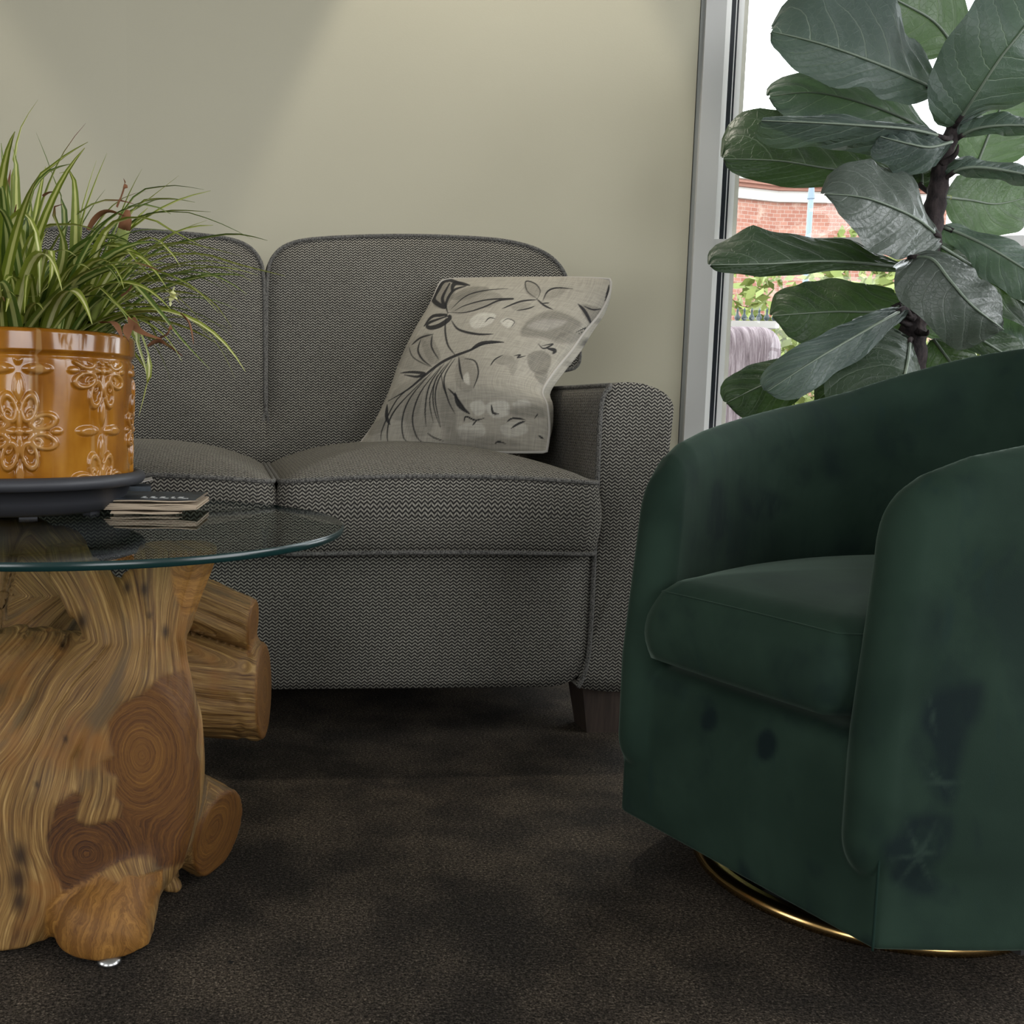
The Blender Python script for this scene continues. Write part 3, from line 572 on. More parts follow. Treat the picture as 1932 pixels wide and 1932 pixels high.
def stump(P, attrs=False):
    d = None; DS = []
    for i in range(len(prims)):
        di = prim_d(P, i); DS.append(di)
        if i != 10: d = di if d is None else smin(d, di, max(prims[i][1], .004))
    W = np.exp(-np.clip(np.array(DS) - np.min(DS, 0), 0, .2) / .014); W /= W.sum(0)
    zz1 = np.array([ZK(y) for y in (1780, 1650, 1550, 1400, 1300, 1200, 1130, 1060)]); xk = np.array([A(x, y, 1.1)[0] for x, y in ((110, 1780), (110, 1650), (112, 1550), (150, 1400), (215, 1300), (248, 1200), (245, 1130), (240, 1060))]); wk = np.array([.150, .160, .160, .140, .095, .062, .078, .10])
    DA = np.array(DS); wl = np.clip((np.min(np.delete(DA, [5, 6, 7, 8], 0), 0) - DA[5:9].min(0)) / .02 + .5, 0, 1); n_ = .010 * np.sin(17 * P[:, 2] + 9 * P[:, 0]) + .006 * np.sin(41 * P[:, 2] + 23 * P[:, 0] + 2)
    gx = (1 - wl) * ((P[:, 0] - np.interp(P[:, 2], zz1, xk)) / np.interp(P[:, 2], zz1, wk) * .125 + .55 * (P[:, 1] - 1.1) + n_); gy = (1 - wl) * P[:, 2]
    for i in range(5, 9):
        o, ax, s, t = FR[i]; q = P - o; al = q @ ax; aa = np.arctan2(q @ s, -(q @ t)); k = W[i] / (np.array(W)[5:9].sum(0) + 1e-9) * wl; gx += k * aa * .075; gy += k * al
    cut = plane(P, CUTP, CUTN)
    groove = (.0022 * np.sin(gx * 95 + 1.5 * np.sin(gy * 9)) + .0012 * np.sin(gx * 230 + 1.8 * np.sin(gy * 11 + 1)) + .0006 * np.sin(gx * 560 + 2 * np.sin(gy * 15)))
    ends = np.min([np.abs(plane(P, q, nn)) for p in prims for (q, nn) in p[2]] + [np.abs(cut)], 0)
    d = d + groove * np.clip((ends - .002) / .006, 0, 1)
    d = smax(d, cut, .003); d = smin(d, DS[10] + groove * .4 * np.clip((ends - .002) / .006, 0, 1), .010)
    for (x, y, Y, r) in HOLES: d = smax(d, -sd_el(P, A(x, y, Y), (r * .7, r * 1.6, r * 1.5)), .002)
    d = smax(d, P[:, 2] - (ZG - GT), .001); d = smax(d, .005 - P[:, 2], .003)
    return (d, gx, gy, DS) if attrs else d
V, Q, N = iso(stump, (-.66, .955, .0), (.02, 1.53, .445), .0034)
N /= np.linalg.norm(N, axis=1)[:, None] + 1e-9
_, gx, gy, DS = stump(V, True)
pp = proj(V); sawn = np.zeros(len(V)); ringd = np.zeros(len(V)); tint = np.zeros(len(V))
P1 = [(345, 1262), (358, 1285), (374, 1350), (390, 1430), (392, 1500), (380, 1570), (356, 1625), (320, 1640), (262, 1640), (235, 1652), (190, 1690), (150, 1700), (118, 1680), (95, 1630), (90, 1580), (105, 1520), (135, 1495), (152, 1500), (143, 1545), (160, 1555), (225, 1545), (232, 1520), (212, 1500), (225, 1470), (200, 1455), (190, 1440), (215, 1425), (207, 1400), (205, 1360), (225, 1330), (265, 1310), (300, 1275)]
P2 = [(84, 1760), (130, 1728), (190, 1693), (235, 1656), (262, 1642), (330, 1640), (326, 1700), (318, 1830), (200, 1850), (150, 1800)]
P3 = [(314, 1040), (410, 1040), (398, 1125), (374, 1152), (345, 1164), (330, 1120)]
def softmask(poly, soft=9):
    poly = [(x + 2.5 * math.sin(y * .11), y + 2.5 * math.sin(x * .13)) for x, y in poly]
    ins = inside(pp, poly); d, _ = sdist(pp, [*poly, poly[0]]); return np.clip(.5 + np.where(ins, d, -d) / soft, 0, 1), np.where(ins, d, -d)
face = np.clip((.045 - np.abs(plane(V, CUTP, CUTN))) / .01, 0, 1) * np.clip((N @ (CUTN / np.linalg.norm(CUTN)) - .1) / .2, 0, 1)
m1, e1 = softmask(P1); m1 *= face
r1 = np.hypot((pp[:, 0] - 268) * 1.35, pp[:, 1] - 1425) * .00058; r2 = np.hypot(pp[:, 0] - 163, (pp[:, 1] - 1612) * 1.1) * .00056
oth = np.min([DS[i] for i in range(len(prims)) if i != 10], 0); m1 *= np.clip((DS[10] - np.maximum(oth, plane(V, CUTP, CUTN)) + .002) / .004, 0, 1)
sawn = np.maximum(sawn, m1); ringd = np.where(m1 > .01, smin(r1, r2 + .004, .02), ringd); tint = np.where(m1 > .01, .10 + .35 * np.clip(r1 / .06, 0, 1) + .45 * np.clip((r1 - r2) / .08 + .35, 0, 1) + .25 * np.clip(1 - e1 / 9, 0, 1), tint)
fc = np.clip((-N[:, 1] - .45) / .2, 0, 1) * (V[:, 1] < 1.06); m2, e2 = softmask(P2); m2 *= fc
fk = np.clip((oth - DS[10]) / .004 + .5, 0, 1) * np.clip((-N[:, 1] - .25) / .2, 0, 1); m2 = np.maximum(m2 * (DS[10] < oth + .01), fk)
sawn = np.maximum(sawn, m2); ringd = np.where(m2 > .01, .03 + np.abs((pp[:, 0] - 235) + (pp[:, 1] - 1700) * .35 * np.sign(235 - pp[:, 0]) + 9 * np.sin(pp[:, 1] * .03)) * .00022, ringd); tint = np.where(m2 > .3, -.35, tint)
fc = np.clip((N @ np.array([.55, -.83, .02]) - .5) / .2, 0, 1); m3, e3 = softmask(P3); m3 *= fc * (V[:, 1] < 1.16)
sawn = np.maximum(sawn, m3); ringd = np.where(m3 > .01, np.hypot(pp[:, 0] - 362, pp[:, 1] - 1040) * .00035, ringd); tint = np.where(m3 > .01, -.5, tint)
for i, p in enumerate(prims):
    for (q, nn) in p[2]:
        if i in (6, 7, 8):
            nn = np.array(nn) / np.linalg.norm(nn); k = np.clip((.004 - np.abs(plane(V, q, nn))) / .002, 0, 1) * (DS[i] < .01)
            o, ax, s, t = FR[i]; w_ = V - q; rad = np.linalg.norm(w_ - np.outer(w_ @ ax, ax), axis=1)
            sawn = np.maximum(sawn, k); ringd = np.where(k > .01, rad, ringd); tint = np.where(k > .01, .05 if i != 8 else .3, tint)
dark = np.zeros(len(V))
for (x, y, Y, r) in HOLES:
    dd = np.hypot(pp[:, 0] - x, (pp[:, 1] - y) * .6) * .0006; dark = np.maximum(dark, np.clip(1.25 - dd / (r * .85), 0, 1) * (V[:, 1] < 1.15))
m = M['root'] = mat('teak_root_wood', (.36, .21, .085), .55, .3); g = G(m)
gxs, gys = g.attr('gx'), g.attr('gy')
warp = g.noise(g.oc(), 9, 3); gw = g.math('ADD', gxs, g.math('MULTIPLY', warp, .010))
n1 = g.noise(g.comb(g.math('MULTIPLY', gw, 190), g.math('MULTIPLY', gys, 9), 0.), 1.0, 5, .65, .3); n2 = g.noise(g.comb(g.math('MULTIPLY', gw, 620), g.math('MULTIPLY', gys, 16), 3.), 1.0, 3, .6)
big = g.noise(g.comb(g.math('MULTIPLY', gw, 26), g.math('MULTIPLY', gys, 6), 1.), 1.0, 4, .6)
v = g.math('ADD', g.math('MULTIPLY', n1, .62), g.math('MULTIPLY', n2, .38))
wood = g.ramp(v, [(.30, (.018, .0075, .0025)), (.41, (.090, .042, .012)), (.54, (.205, .116, .035)), (.70, (.42, .275, .105))])
wood = g.mix(g.ss(big, .50, .68, 0, .75), wood, (.075, .050, .024)); wood = g.mix(g.ss(g.noise(g.oc(), 14, 3), .5, .72, 0, .7), wood, (.20, .085, .018))
rd = g.attr('ring'); rwob = g.math('ADD', rd, g.math('MULTIPLY', g.math('SUBTRACT', g.noise(g.oc(), 30, 3), .5), .012))
rn = g.noise(g.comb(g.math('MULTIPLY', rwob, 420), g.math('MULTIPLY', g.noise(g.oc(), 22, 3), 3.), 0.), 1.0, 5, .75); tin = g.attr('tint')
sw = g.ramp(g.math('ADD', rn, g.math('MULTIPLY', tin, -.22)), [(.16, (.022, .007, .002)), (.34, (.075, .028, .005)), (.54, (.140, .060, .010)), (.74, (.26, .125, .026))])
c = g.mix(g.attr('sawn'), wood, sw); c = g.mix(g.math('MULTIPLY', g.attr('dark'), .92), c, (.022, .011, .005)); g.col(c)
g.rough(g.math('ADD', .5, g.math('MULTIPLY', v, .25))); hb = g.mix(g.attr('sawn'), v, g.math('MULTIPLY', rn, .25)); g.bump(hb, .6, .004)
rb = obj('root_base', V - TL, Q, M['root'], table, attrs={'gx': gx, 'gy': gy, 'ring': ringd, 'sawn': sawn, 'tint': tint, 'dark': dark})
M['steel'] = mat('brushed_steel', (.45, .45, .44), .3, .5, 1)
for (x, y) in ((-.198, 1.004), (-.43, 1.10), (-.42, 1.38), (-.22, 1.30)): MB().lathe([(0, 0), (.013, 0), (.013, .003), (.011, .006), (0, .009)], 24, (x - TL[0], y - TL[1])).build('foot_glide', M['steel'], table, smooth=True)
# ------------------------------------------------------------------ saucer
PX, PY = -.4145, 1.418
sa = thing('plant_saucer', 'dark grey plastic saucer under the amber flower pot', 'saucer', (PX, PY, ZG)); m = M['plastic'] = mat('dark_grey_plastic', (.034, .035, .040), .48, .4); g = G(m); g.bump(g.noise(g.oc(), 500, 2), .1, .0005)
SR = .1925
zr = A(20, 905, PY - SR)[2] - ZG
body = [(0, .004), (.138, .004), (.152, .008), (.164, .022), (.173, .042), (.177, zr - .019), (SR - .004, zr - .017), (SR, zr - .011), (SR - .002, zr - .003), (SR - .010, zr), (.176, zr - .002), (.173, zr - .010), (.169, .042), (.157, .025), (.142, .016), (0, .013)]
MB().lathe(body, 110).build('dish', M['plastic'], sa, smooth=True)
for i in range(8):
    a = R(-112 + 45 * i); MB().box((-.012, -.006, 0), (.012, .006, .006), Matrix.Translation((.135 * math.cos(a), .118 * math.sin(a), 0)) @ Matrix.Rotation(a + PI / 2, 4, 'Z')).build('foot', M['plastic'], sa)
# ------------------------------------------------------------------ amber glazed pot with moulded relief
POTB = ZG + .0175; ztop = A(20, 616, PY - .175)[2]; PH_ = ztop - POTB; PR = .1745
def ell(a, b_, ca, cb, ra, rb, ang=0.):
    co, si = math.cos(ang), math.sin(ang); x = (a - ca) * co + (b_ - cb) * si; y = -(a - ca) * si + (b_ - cb) * co
    k = np.sqrt((x / ra) ** 2 + (y / rb) ** 2) + 1e-9; return (k - 1) * min(ra, rb) * np.where(k > 1, 1.0, 1.0)
def bumpf(d, w_, h): t = np.clip(-d / w_ + .35, 0, 1); return h * np.sin(np.clip(t, 0, 1) * PI / 2)
def medallion(a, b_):
    h = np.zeros_like(a)
    for k in range(8):
        th = R(22.5 + 45 * k); off = .30 if k % 2 else -.30; ca, cb = .0330 * math.cos(th), .0330 * math.sin(th)
        d = ell(a, b_, ca, cb, .0190, .0105, th + off * .6); h = np.maximum(h, bumpf(np.abs(d + .0016) - .0024, .0022, .0046)); h = np.maximum(h, bumpf(d, .004, .0012))
        q = .0255; d2 = ell(a, b_, q * math.cos(th - off * .5), q * math.sin(th - off * .5), .0062, .0036, th); h = np.maximum(h, bumpf(np.abs(d2) - .0012, .0015, .0036))
    for k in range(4):
        th = R(90 * k); c_, s_ = math.cos(th), math.sin(th)
        h = np.maximum(h, bumpf(ell(a, b_, .0170 * c_, .0170 * s_, .0150, .0042, th), .003, .0042)); h = np.maximum(h, bumpf(ell(a, b_, .0475 * c_, .0475 * s_, .0085, .0040, th), .003, .0036))
        for o in (-1, 1): h = np.maximum(h, bumpf(ell(a, b_, .0365 * c_ - o * .0052 * s_, .0365 * s_ + o * .0052 * c_, .0040, .0040), .003, .0042))
        for o in (-1, 1): h = np.maximum(h, bumpf(ell(a, b_, .019 * math.cos(th + o * .42), .019 * math.sin(th + o * .42), .0068, .0024, th + o * .9), .002, .0034))
    return np.maximum(h, bumpf(np.hypot(a, b_) - .0052, .004, .0052))
def beads(a, b_):
    h = np.zeros_like(a)
    for k in range(4):
        th = R(90 * k); h = np.maximum(h, bumpf(ell(a, b_, .0250 * math.cos(th), .0250 * math.sin(th), .0160, .0058, th), .0045, .0044))
    return h
NT, NZ = 1100, 190; th0 = math.atan2(-PY, -PX)                         # angle that faces the eye
tt = np.linspace(0, 2 * PI, NT, endpoint=False); zz_ = np.linspace(0, PH_, NZ); TT, ZZ = np.meshgrid(tt, zz_)
rel = np.zeros_like(TT); pitch = R(40); vz = .0800
zA = A(35, 815, PY - .175)[2] - POTB; thA = th0 + R(3.7)
for ci in range(-4, 5):
    for ri in range(-3, 4):
        zc_ = zA + ri * vz; dth = (TT - (thA + ci * pitch) + PI) % (2 * PI) - PI; a = dth * PR; b_ = ZZ - zc_
        k = (np.abs(a) < .075) & (np.abs(b_) < .075)
        if not k.any(): continue
        hh = np.zeros_like(a); hh[k] = medallion(a[k], b_[k]) if (ci + ri) % 2 == 0 else beads(a[k], b_[k]); rel = np.maximum(rel, hh)
rel *= np.clip((PH_ - .036 - ZZ) / .006, 0, 1) * np.clip((ZZ - .026) / .008, 0, 1)
rad = PR - .006 * (1 - ZZ / PH_) ** 1.2 - .026 * np.clip(1 - ZZ / .036, 0, 1) ** 1.6
rimk = np.clip((ZZ - (PH_ - .031)) / .004, 0, 1); rad = rad + .0036 * rimk - .0045 * np.clip((ZZ - (PH_ - .005)) / .005, 0, 1) ** 2 - .0016 * np.exp(-((ZZ - (PH_ - .034)) / .0025) ** 2)
rad = rad + rel + .0007 * np.sin(3 * TT + 1) + .0004 * np.sin(7 * TT + ZZ * 40)
V = np.stack([rad * np.cos(TT), rad * np.sin(TT), ZZ], -1).reshape(-1, 3)
Fc = [(j * NT + i, j * NT + (i + 1) % NT, (j + 1) * NT + (i + 1) % NT, (j + 1) * NT + i) for j in range(NZ - 1) for i in range(NT)]
m = M['amber'] = mat('amber_glaze', (.42, .17, .018), .12, .45, Coat_Weight=.25, Coat_Roughness=.04); g = G(m); rl = g.attr('relief')
n1 = g.noise(g.oc(), 10, 4, .6); n2 = g.noise(g.map(g.oc(), (22, 22, 5)), 1, 3, .6)
c = g.ramp(g.math('ADD', g.math('MULTIPLY', n1, .5), g.math('MULTIPLY', n2, .5)), [(.34, (.155, .050, .004)), (.5, (.26, .098, .008)), (.66, (.37, .165, .02))])
c = g.mix(g.ss(rl, .45, 1.0, 0, .5), c, (.36, .18, .05)); c = g.mix(g.ss(g.noise(g.map(g.oc(), (40, 40, 2.5)), 1, 2), .66, .72, 0, .4), c, (.42, .27, .12)); g.col(c)
pot = thing('flower_pot', 'amber glazed ceramic pot with moulded flower relief on the glass table', 'plant pot', (PX, PY, POTB))
obj('pot_body', V, Fc, M['amber'], pot, attrs={'relief': (rel / .0046).reshape(-1)})
ro = PR - .0009
MB().lathe([(ro, PH_ - .0005), (ro - .004, PH_ + .0012), (ro - .009, PH_ - .0005), (ro - .011, PH_ - .006), (ro - .012, .02), (0, .012)], 110).build('pot_lining', M['amber'], pot, smooth=True)
m = M['soil'] = mat('potting_soil', (.03, .02, .013), .95, .1)
MB().lathe([(0, PH_ - .020), (.10, PH_ - .022), (ro - .0125, PH_ - .026)], 60).build('soil', M['soil'], pot, smooth=True)
# ------------------------------------------------------------------ spider plant
SZ = ztop - .028
sp = thing('spider_plant', 'variegated spider plant with long arching striped leaves in the amber pot', 'plant', (PX, PY, SZ)); SL = np.array([PX, PY, SZ])
def blade_mat(name, edge, mid, tipc=None):
    m = mat(name, edge, .42, .4); g = G(m); s_ = g.sep(g.uv()); d = g.math('ABSOLUTE', g.math('SUBTRACT', s_[0], .5)); jit = g.math('MULTIPLY', g.math('SUBTRACT', g.noise(g.map(g.uv(), (30, 2, 1)), 1, 2), .5), .10)
    k = g.ss(g.math('ADD', d, jit), .12, .21); c = g.mix(k, mid, edge); fine = g.noise(g.map(g.uv(), (26, 1.5, 1)), 1, 2); c = g.mix(g.ss(fine, .35, .7, 0, .35), c, tuple(q * .45 for q in edge))
    if tipc: c = g.mix(g.ss(s_[1], .80, .95), c, tipc)
    g.col(c); b_ = m.node_tree.nodes['Principled BSDF']; tr = g.n('BsdfTranslucent'); mx = g.n('MixShader'); g.put(c, tr.inputs[0]); mx.inputs[0].default_value = .28
    g.nt.links.new(b_.outputs[0], mx.inputs[1]); g.nt.links.new(tr.outputs[0], mx.inputs[2]); g.nt.links.new(mx.outputs[0], g.nt.nodes['Material Output'].inputs[0]); return m
BM = [blade_mat('striped_leaf', (.165, .215, .022), (.62, .63, .22)), blade_mat('dark_striped_leaf', (.085, .14, .022), (.46, .50, .18)), blade_mat('pale_striped_leaf', (.25, .30, .04), (.78, .77, .38)), blade_mat('dry_tip_leaf', (.13, .17, .025), (.48, .48, .18), (.16, .06, .03))]
M['dry'] = mat('dried_brown_leaf', (.17, .075, .035), .8, .2)
def blade(P, w_, m, tw=0.0, name='leaf'):
    P = resample(catmull(np.asarray(P, float), 10), 15); T = np.gradient(P, axis=0); T /= np.linalg.norm(T, axis=1)[:, None] + 1e-9; V = []; UV = []; n = len(P); Fc = []
    for i in range(n):
        t = i / (n - 1); side = np.cross(T[i], [0, 0, 1.0]); 
        if np.linalg.norm(side) < .15: side = np.cross(T[i], [.3, -1, 0])
        side /= np.linalg.norm(side); up_ = np.cross(side, T[i]); a = tw * t; side = side * math.cos(a) + up_ * math.sin(a); up_ = np.cross(side, T[i])
        ww = w_ * .66 * (.75 + .25 * min(1, t * 5)) * (1 - t ** 2.4) + .0004
        V += [P[i] - side * ww + up_ * ww * .35, P[i], P[i] + side * ww + up_ * ww * .35]
    for i in range(n - 1):
        for k in range(2): f = (3 * i + k, 3 * i + k + 1, 3 * i + 3 + k + 1, 3 * i + 3 + k); Fc.append(f); UV += [((q % 3) * .5, (q // 3) / (n - 1)) for q in f]
    return obj(name, np.array(V) - SL, Fc, m, sp, uv=UV)
def arch(base, az, el, L, droop):
    p = np.array(base, float); d = np.array([math.cos(az) * math.cos(el), math.sin(az) * math.cos(el), math.sin(el)]); out = [p.copy()]; k = 9
    for i in range(k):
        p = p + d * L / k; d = d + np.array([0, 0, -droop / k * (1 + i * .18)]); d /= np.linalg.norm(d); out.append(p.copy())
    return out
def bx(): 
    a = rng.uniform(0, 2 * PI); r_ = .115 * math.sqrt(rng.random()); return (PX + r_ * math.cos(a), PY + r_ * math.sin(a), SZ), a
nb_l = 0
while nb_l < 185:
    (b_), a = bx(); az = a + rng.uniform(-.7, .7); el = R(rng.choice([rng.uniform(15, 50), rng.uniform(40, 82)])); L = rng.uniform(.17, .34); dr = rng.uniform(.5, 2.0)
    P = arch(b_, az, el, L, dr); e = np.array(P)
    rr = np.hypot(e[:, 0] - PX, e[:, 1] - PY)
    if np.any((rr > PR - .025) & (rr < PR + .02) & (e[:, 2] < ztop + .012)) or e[-1][2] < ztop + (.002 if e[-1][0] < PX + .14 else -.07): continue
    if e[:, 1].max() > 1.74: continue
    blade(P, rng.uniform(.0075, .0145), BM[rng.choices((0, 1, 2, 3), (5, 4, 3, 1))[0]], rng.uniform(-.9, .9)); nb_l += 1
# blades whose course the photograph shows
for pts, w_, k in (
    ([(60, 605, 1.40), (28, 400, 1.39), (35, 260, 1.38), (72, 188, 1.37)], .011, 2), ([(75, 605, 1.38), (35, 430, 1.36), (30, 310, 1.35), (18, 262, 1.35)], .013, 0), ([(95, 600, 1.40), (122, 420, 1.42), (98, 330, 1.42), (68, 250, 1.43)], .008, 1), ([(50, 590, 1.42), (60, 370, 1.42), (110, 305, 1.42), (166, 268, 1.42)], .009, 0), ([(40, 590, 1.38), (50, 400, 1.37), (85, 330, 1.37), (135, 309, 1.37)], .012, 1), ([(140, 590, 1.40), (143, 430, 1.38), (140, 345, 1.37), (128, 321, 1.36), (112, 327, 1.36)], .013, 0), ([(140, 600, 1.42), (152, 440, 1.42), (175, 360, 1.42), (202, 289, 1.42)], .009, 0), ([(138, 600, 1.43), (150, 430, 1.44), (168, 350, 1.44), (182, 303, 1.44)], .007, 2),
    ([(160, 600, 1.40), (235, 420, 1.38), (290, 370, 1.37), (338, 331, 1.36)], .011, 2), ([(150, 600, 1.42), (240, 390, 1.42), (310, 352, 1.42), (385, 358, 1.42)], .010, 1), ([(160, 590, 1.44), (250, 400, 1.46), (310, 376, 1.47), (368, 382, 1.48)], .008, 0), ([(170, 590, 1.40), (250, 430, 1.40), (310, 400, 1.40), (398, 400, 1.40)], .008, 0), ([(150, 590, 1.40), (240, 430, 1.36), (330, 400, 1.33), (410, 420, 1.32), (477, 452, 1.31)], .008, 1), ([(180, 590, 1.42), (290, 480, 1.44), (390, 450, 1.46), (450, 443, 1.47), (505, 454, 1.47)], .012, 1), ([(150, 590, 1.36), (200, 440, 1.32), (270, 412, 1.30), (330, 440, 1.29), (392, 470, 1.28)], .013, 2), ([(170, 590, 1.40), (250, 490, 1.40), (330, 460, 1.40), (400, 470, 1.40), (455, 484, 1.40)], .010, 2), ([(160, 600, 1.38), (220, 500, 1.34), (280, 450, 1.32), (320, 475, 1.30), (340, 503, 1.29)], .012, 2), ([(180, 590, 1.44), (280, 500, 1.48), (370, 480, 1.50), (450, 500, 1.52), (538, 521, 1.53)], .007, 2), ([(150, 600, 1.36), (190, 500, 1.30), (230, 470, 1.27), (262, 500, 1.25), (300, 540, 1.24)], .011, 0),
    ([(110, 600, 1.36), (150, 520, 1.28), (190, 490, 1.25), (220, 510, 1.23), (234, 545, 1.22)], .013, 0), ([(150, 600, 1.40), (240, 540, 1.40), (330, 535, 1.40), (400, 570, 1.40), (438, 620, 1.40)], .012, 2), ([(160, 600, 1.38), (230, 530, 1.33), (290, 580, 1.30), (340, 640, 1.29), (396, 697, 1.28)], .014, 1), ([(170, 600, 1.40), (300, 545, 1.40), (345, 570, 1.39), (372, 600, 1.38), (386, 632, 1.38)], .007, 2), ([(120, 600, 1.37), (170, 540, 1.30), (215, 570, 1.27), (245, 600, 1.25), (262, 612, 1.24)], .010, 0), ([(170, 590, 1.42), (250, 600, 1.45), (300, 600, 1.47), (335, 598, 1.48)], .013, 0), ([(180, 602, 1.42), (240, 585, 1.42), (268, 640, 1.42), (282, 700, 1.42), (262, 786, 1.42)], .009, 2), ([(180, 602, 1.44), (246, 600, 1.45), (258, 650, 1.45), (272, 690, 1.45), (280, 724, 1.45)], .013, 2), ([(60, 605, 1.36), (80, 500, 1.28), (95, 470, 1.25), (98, 520, 1.23), (80, 555, 1.23), (45, 560, 1.23)], .009, 2), ([(30, 600, 1.36), (20, 450, 1.30), (40, 400, 1.28), (70, 450, 1.26), (75, 560, 1.26)], .012, 2), ([(20, 600, 1.38), (60, 450, 1.36), (130, 425, 1.34), (190, 440, 1.32), (225, 465, 1.31)], .009, 2),
    ([(130, 600, 1.40), (200, 500, 1.38), (290, 470, 1.38), (330, 480, 1.38), (380, 505, 1.38)], .011, 0), ([(10, 600, 1.40), (5, 450, 1.38), (-5, 350, 1.36), (-30, 280, 1.36)], .013, 0), ([(35, 600, 1.44), (30, 450, 1.46), (10, 340, 1.48), (2, 270, 1.48)], .010, 1), ([(85, 600, 1.36), (120, 480, 1.33), (100, 400, 1.31), (120, 385, 1.31)], .012, 3), ([(150, 600, 1.41), (200, 520, 1.40), (280, 510, 1.38), (360, 540, 1.37), (412, 590, 1.37)], .010, 0)):
    blade([A(*p) for p in pts], w_, BM[k], rng.uniform(-.5, .5))
m = M['stalk'] = mat('green_flower_stalk', (.20, .24, .05), .5); stp = [A(*p) for p in ((172, 605, 1.38), (200, 535, 1.365), (222, 475, 1.35), (234, 432, 1.345))]
MB().tube(np.array(catmull(np.array(stp), 6)) - SL, [.0065] * 12 + [.0085] * 7, 12).build('flower_stalk', M['stalk'], sp, smooth=True)
q0, q1, q2 = A(234, 432, 1.345), A(238, 415, 1.342), A(241, 396, 1.34)
MB().tube(np.array([q0, q1, q2]) - SL, [.0088, .0078, .003], 10).build('dry_stalk_tip', M['dry'], sp, smooth=True)
for pts in ([(168, 435, 1.34), (185, 410, 1.335), (205, 400, 1.33), (236, 408, 1.33)], [(222, 392, 1.36), (230, 372, 1.36), (236, 352, 1.36), (233, 337, 1.36)], [(82, 372, 1.33), (95, 364, 1.33), (108, 362, 1.33)], [(248, 600, 1.27), (255, 620, 1.25), (275, 632, 1.24), (306, 640, 1.24)], [(300, 640, 1.25), (318, 630, 1.25), (322, 612, 1.25)], [(340, 592, 1.3), (355, 610, 1.3), (365, 650, 1.3)], [(245, 612, 1.25), (238, 635, 1.235), (246, 650, 1.23)], [(280, 655, 1.25), (300, 645, 1.25), (315, 652, 1.25)], [(230, 560, 1.28), (245, 548, 1.28), (250, 535, 1.28)], [(190, 610, 1.25), (215, 612, 1.238), (232, 640, 1.228)]):
    blade([A(*p) for p in pts], .009, M['dry'], rng.uniform(-1, 1), 'dried_leaf')
M['petal'] = mat('pale_yellow_petal', (.62, .62, .30), .6)
fp = A(326, 560, 1.30)
for k in range(6):
    a = k * PI / 3 + .3; blade([fp, fp + np.array([.006 * math.cos(a), -.003, .006 * math.sin(a)]), fp + np.array([.013 * math.cos(a), -.002, .013 * math.sin(a)])], .006, M['petal'], 0, 'petal')
# ------------------------------------------------------------------ papers on the table
M['paper'] = mat('newsprint_edge', (.42, .34, .25), .85, .1); m = M['cover'] = mat('dark_magazine_cover', (.02, .025, .03), .35, .4); g = G(m); g.col(g.ramp(g.noise(g.oc(), 28, 3), [(.4, (.012, .014, .016)), (.6, (.045, .06, .075)), (.75, (.02, .02, .02))]))
M['white'] = mat('white_card', (.62, .60, .58), .7, .2); M['ink'] = mat('white_cover_lettering', (.70, .72, .72), .6)
def pages(t, n, w_, d_, z0, th, m=None):
    for k in range(n):
        j = rng.uniform(-.003, .003); z = z0 + k * th; nx_ = 10; V = []
        for i in range(nx_ + 1):
            u_ = i / nx_; x = -w_ / 2 + w_ * u_ + j; dz = .0012 * math.sin(u_ * 5 + k) * (1 - abs(2 * u_ - 1)) - .0010 * (u_ ** 6) * (k - n / 2) / n * 4
            for (y, zz2) in ((-d_ / 2 + j, z + dz), (d_ / 2 + j, z + dz), (d_ / 2 + j, z + dz + th * .80), (-d_ / 2 + j, z + dz + th * .80)): V.append((x, y, zz2))
        Fc = [(0, 1, 2, 3), tuple(4 * nx_ + q for q in (3, 2, 1, 0))]
        for i in range(nx_):
            for q in range(4): q2 = (q + 1) % 4; Fc.append((4 * i + q, 4 * i + 4 + q, 4 * i + 4 + q2, 4 * i + q2))
        obj('page_fold', V, Fc, m or M['paper'], t, smooth=False)
nw = thing('newspaper', 'folded newsprint at the bottom of the stack beside the plant saucer', 'newspaper', (-.215, 1.415, ZG + .0006), R(4)); pages(nw, 3, .095, .10, 0, .0016)
nw2 = thing('newspaper', 'thick folded newspaper in the middle of the stack beside the plant saucer', 'newspaper', (-.203, 1.437, ZG + .0066), R(-2)); pages(nw2, 4, .132, .135, 0, .0024)
mg = thing('magazine', 'dark-covered magazine with white lettering on top of the folded newspapers', 'magazine', (-.204, 1.440, ZG + .0178), R(-2)); pages(mg, 1, .132, .13, 0, .0022)
MB().box((-.067, -.066, .0030), (.066, .065, .0036)).build('cover', M['cover'], mg)
for i, (x, w_) in enumerate(((-.018, .010), (-.006, .012), (.008, .014), (.024, .008), (.034, .016))):
    MB().box((x, -.046, .0037), (x + w_ * .45, -.022, .0039)).box((x, -.046, .0037), (x + w_, -.040, .0039)).build('cover_letter', M['ink'], mg)
bk_ = thing('booklet', 'small dark booklet with a curled white card behind the plant saucer', 'booklet', (-.268, 1.585, ZG + .0006), R(10)); MB().box((-.045, -.03, 0), (.030, .03, .024)).build('booklet_block', M['cover'], bk_)
V = []; 
for i in range(9):
    u_ = i / 8; x = -.045 + .078 * u_; z = .0245 + .010 * u_ * u_
    V += [(x, -.032, z), (x, .03, z), (x, .03, z + .0007), (x, -.032, z + .0007)]
Fc = [(0, 1, 2, 3), (35, 34, 33, 32)] + [(4 * i + q, 4 * i + 4 + q, 4 * i + 4 + (q + 1) % 4, 4 * i + (q + 1) % 4) for i in range(8) for q in range(4)]
obj('white_card', V, Fc, M['white'], bk_, smooth=False)
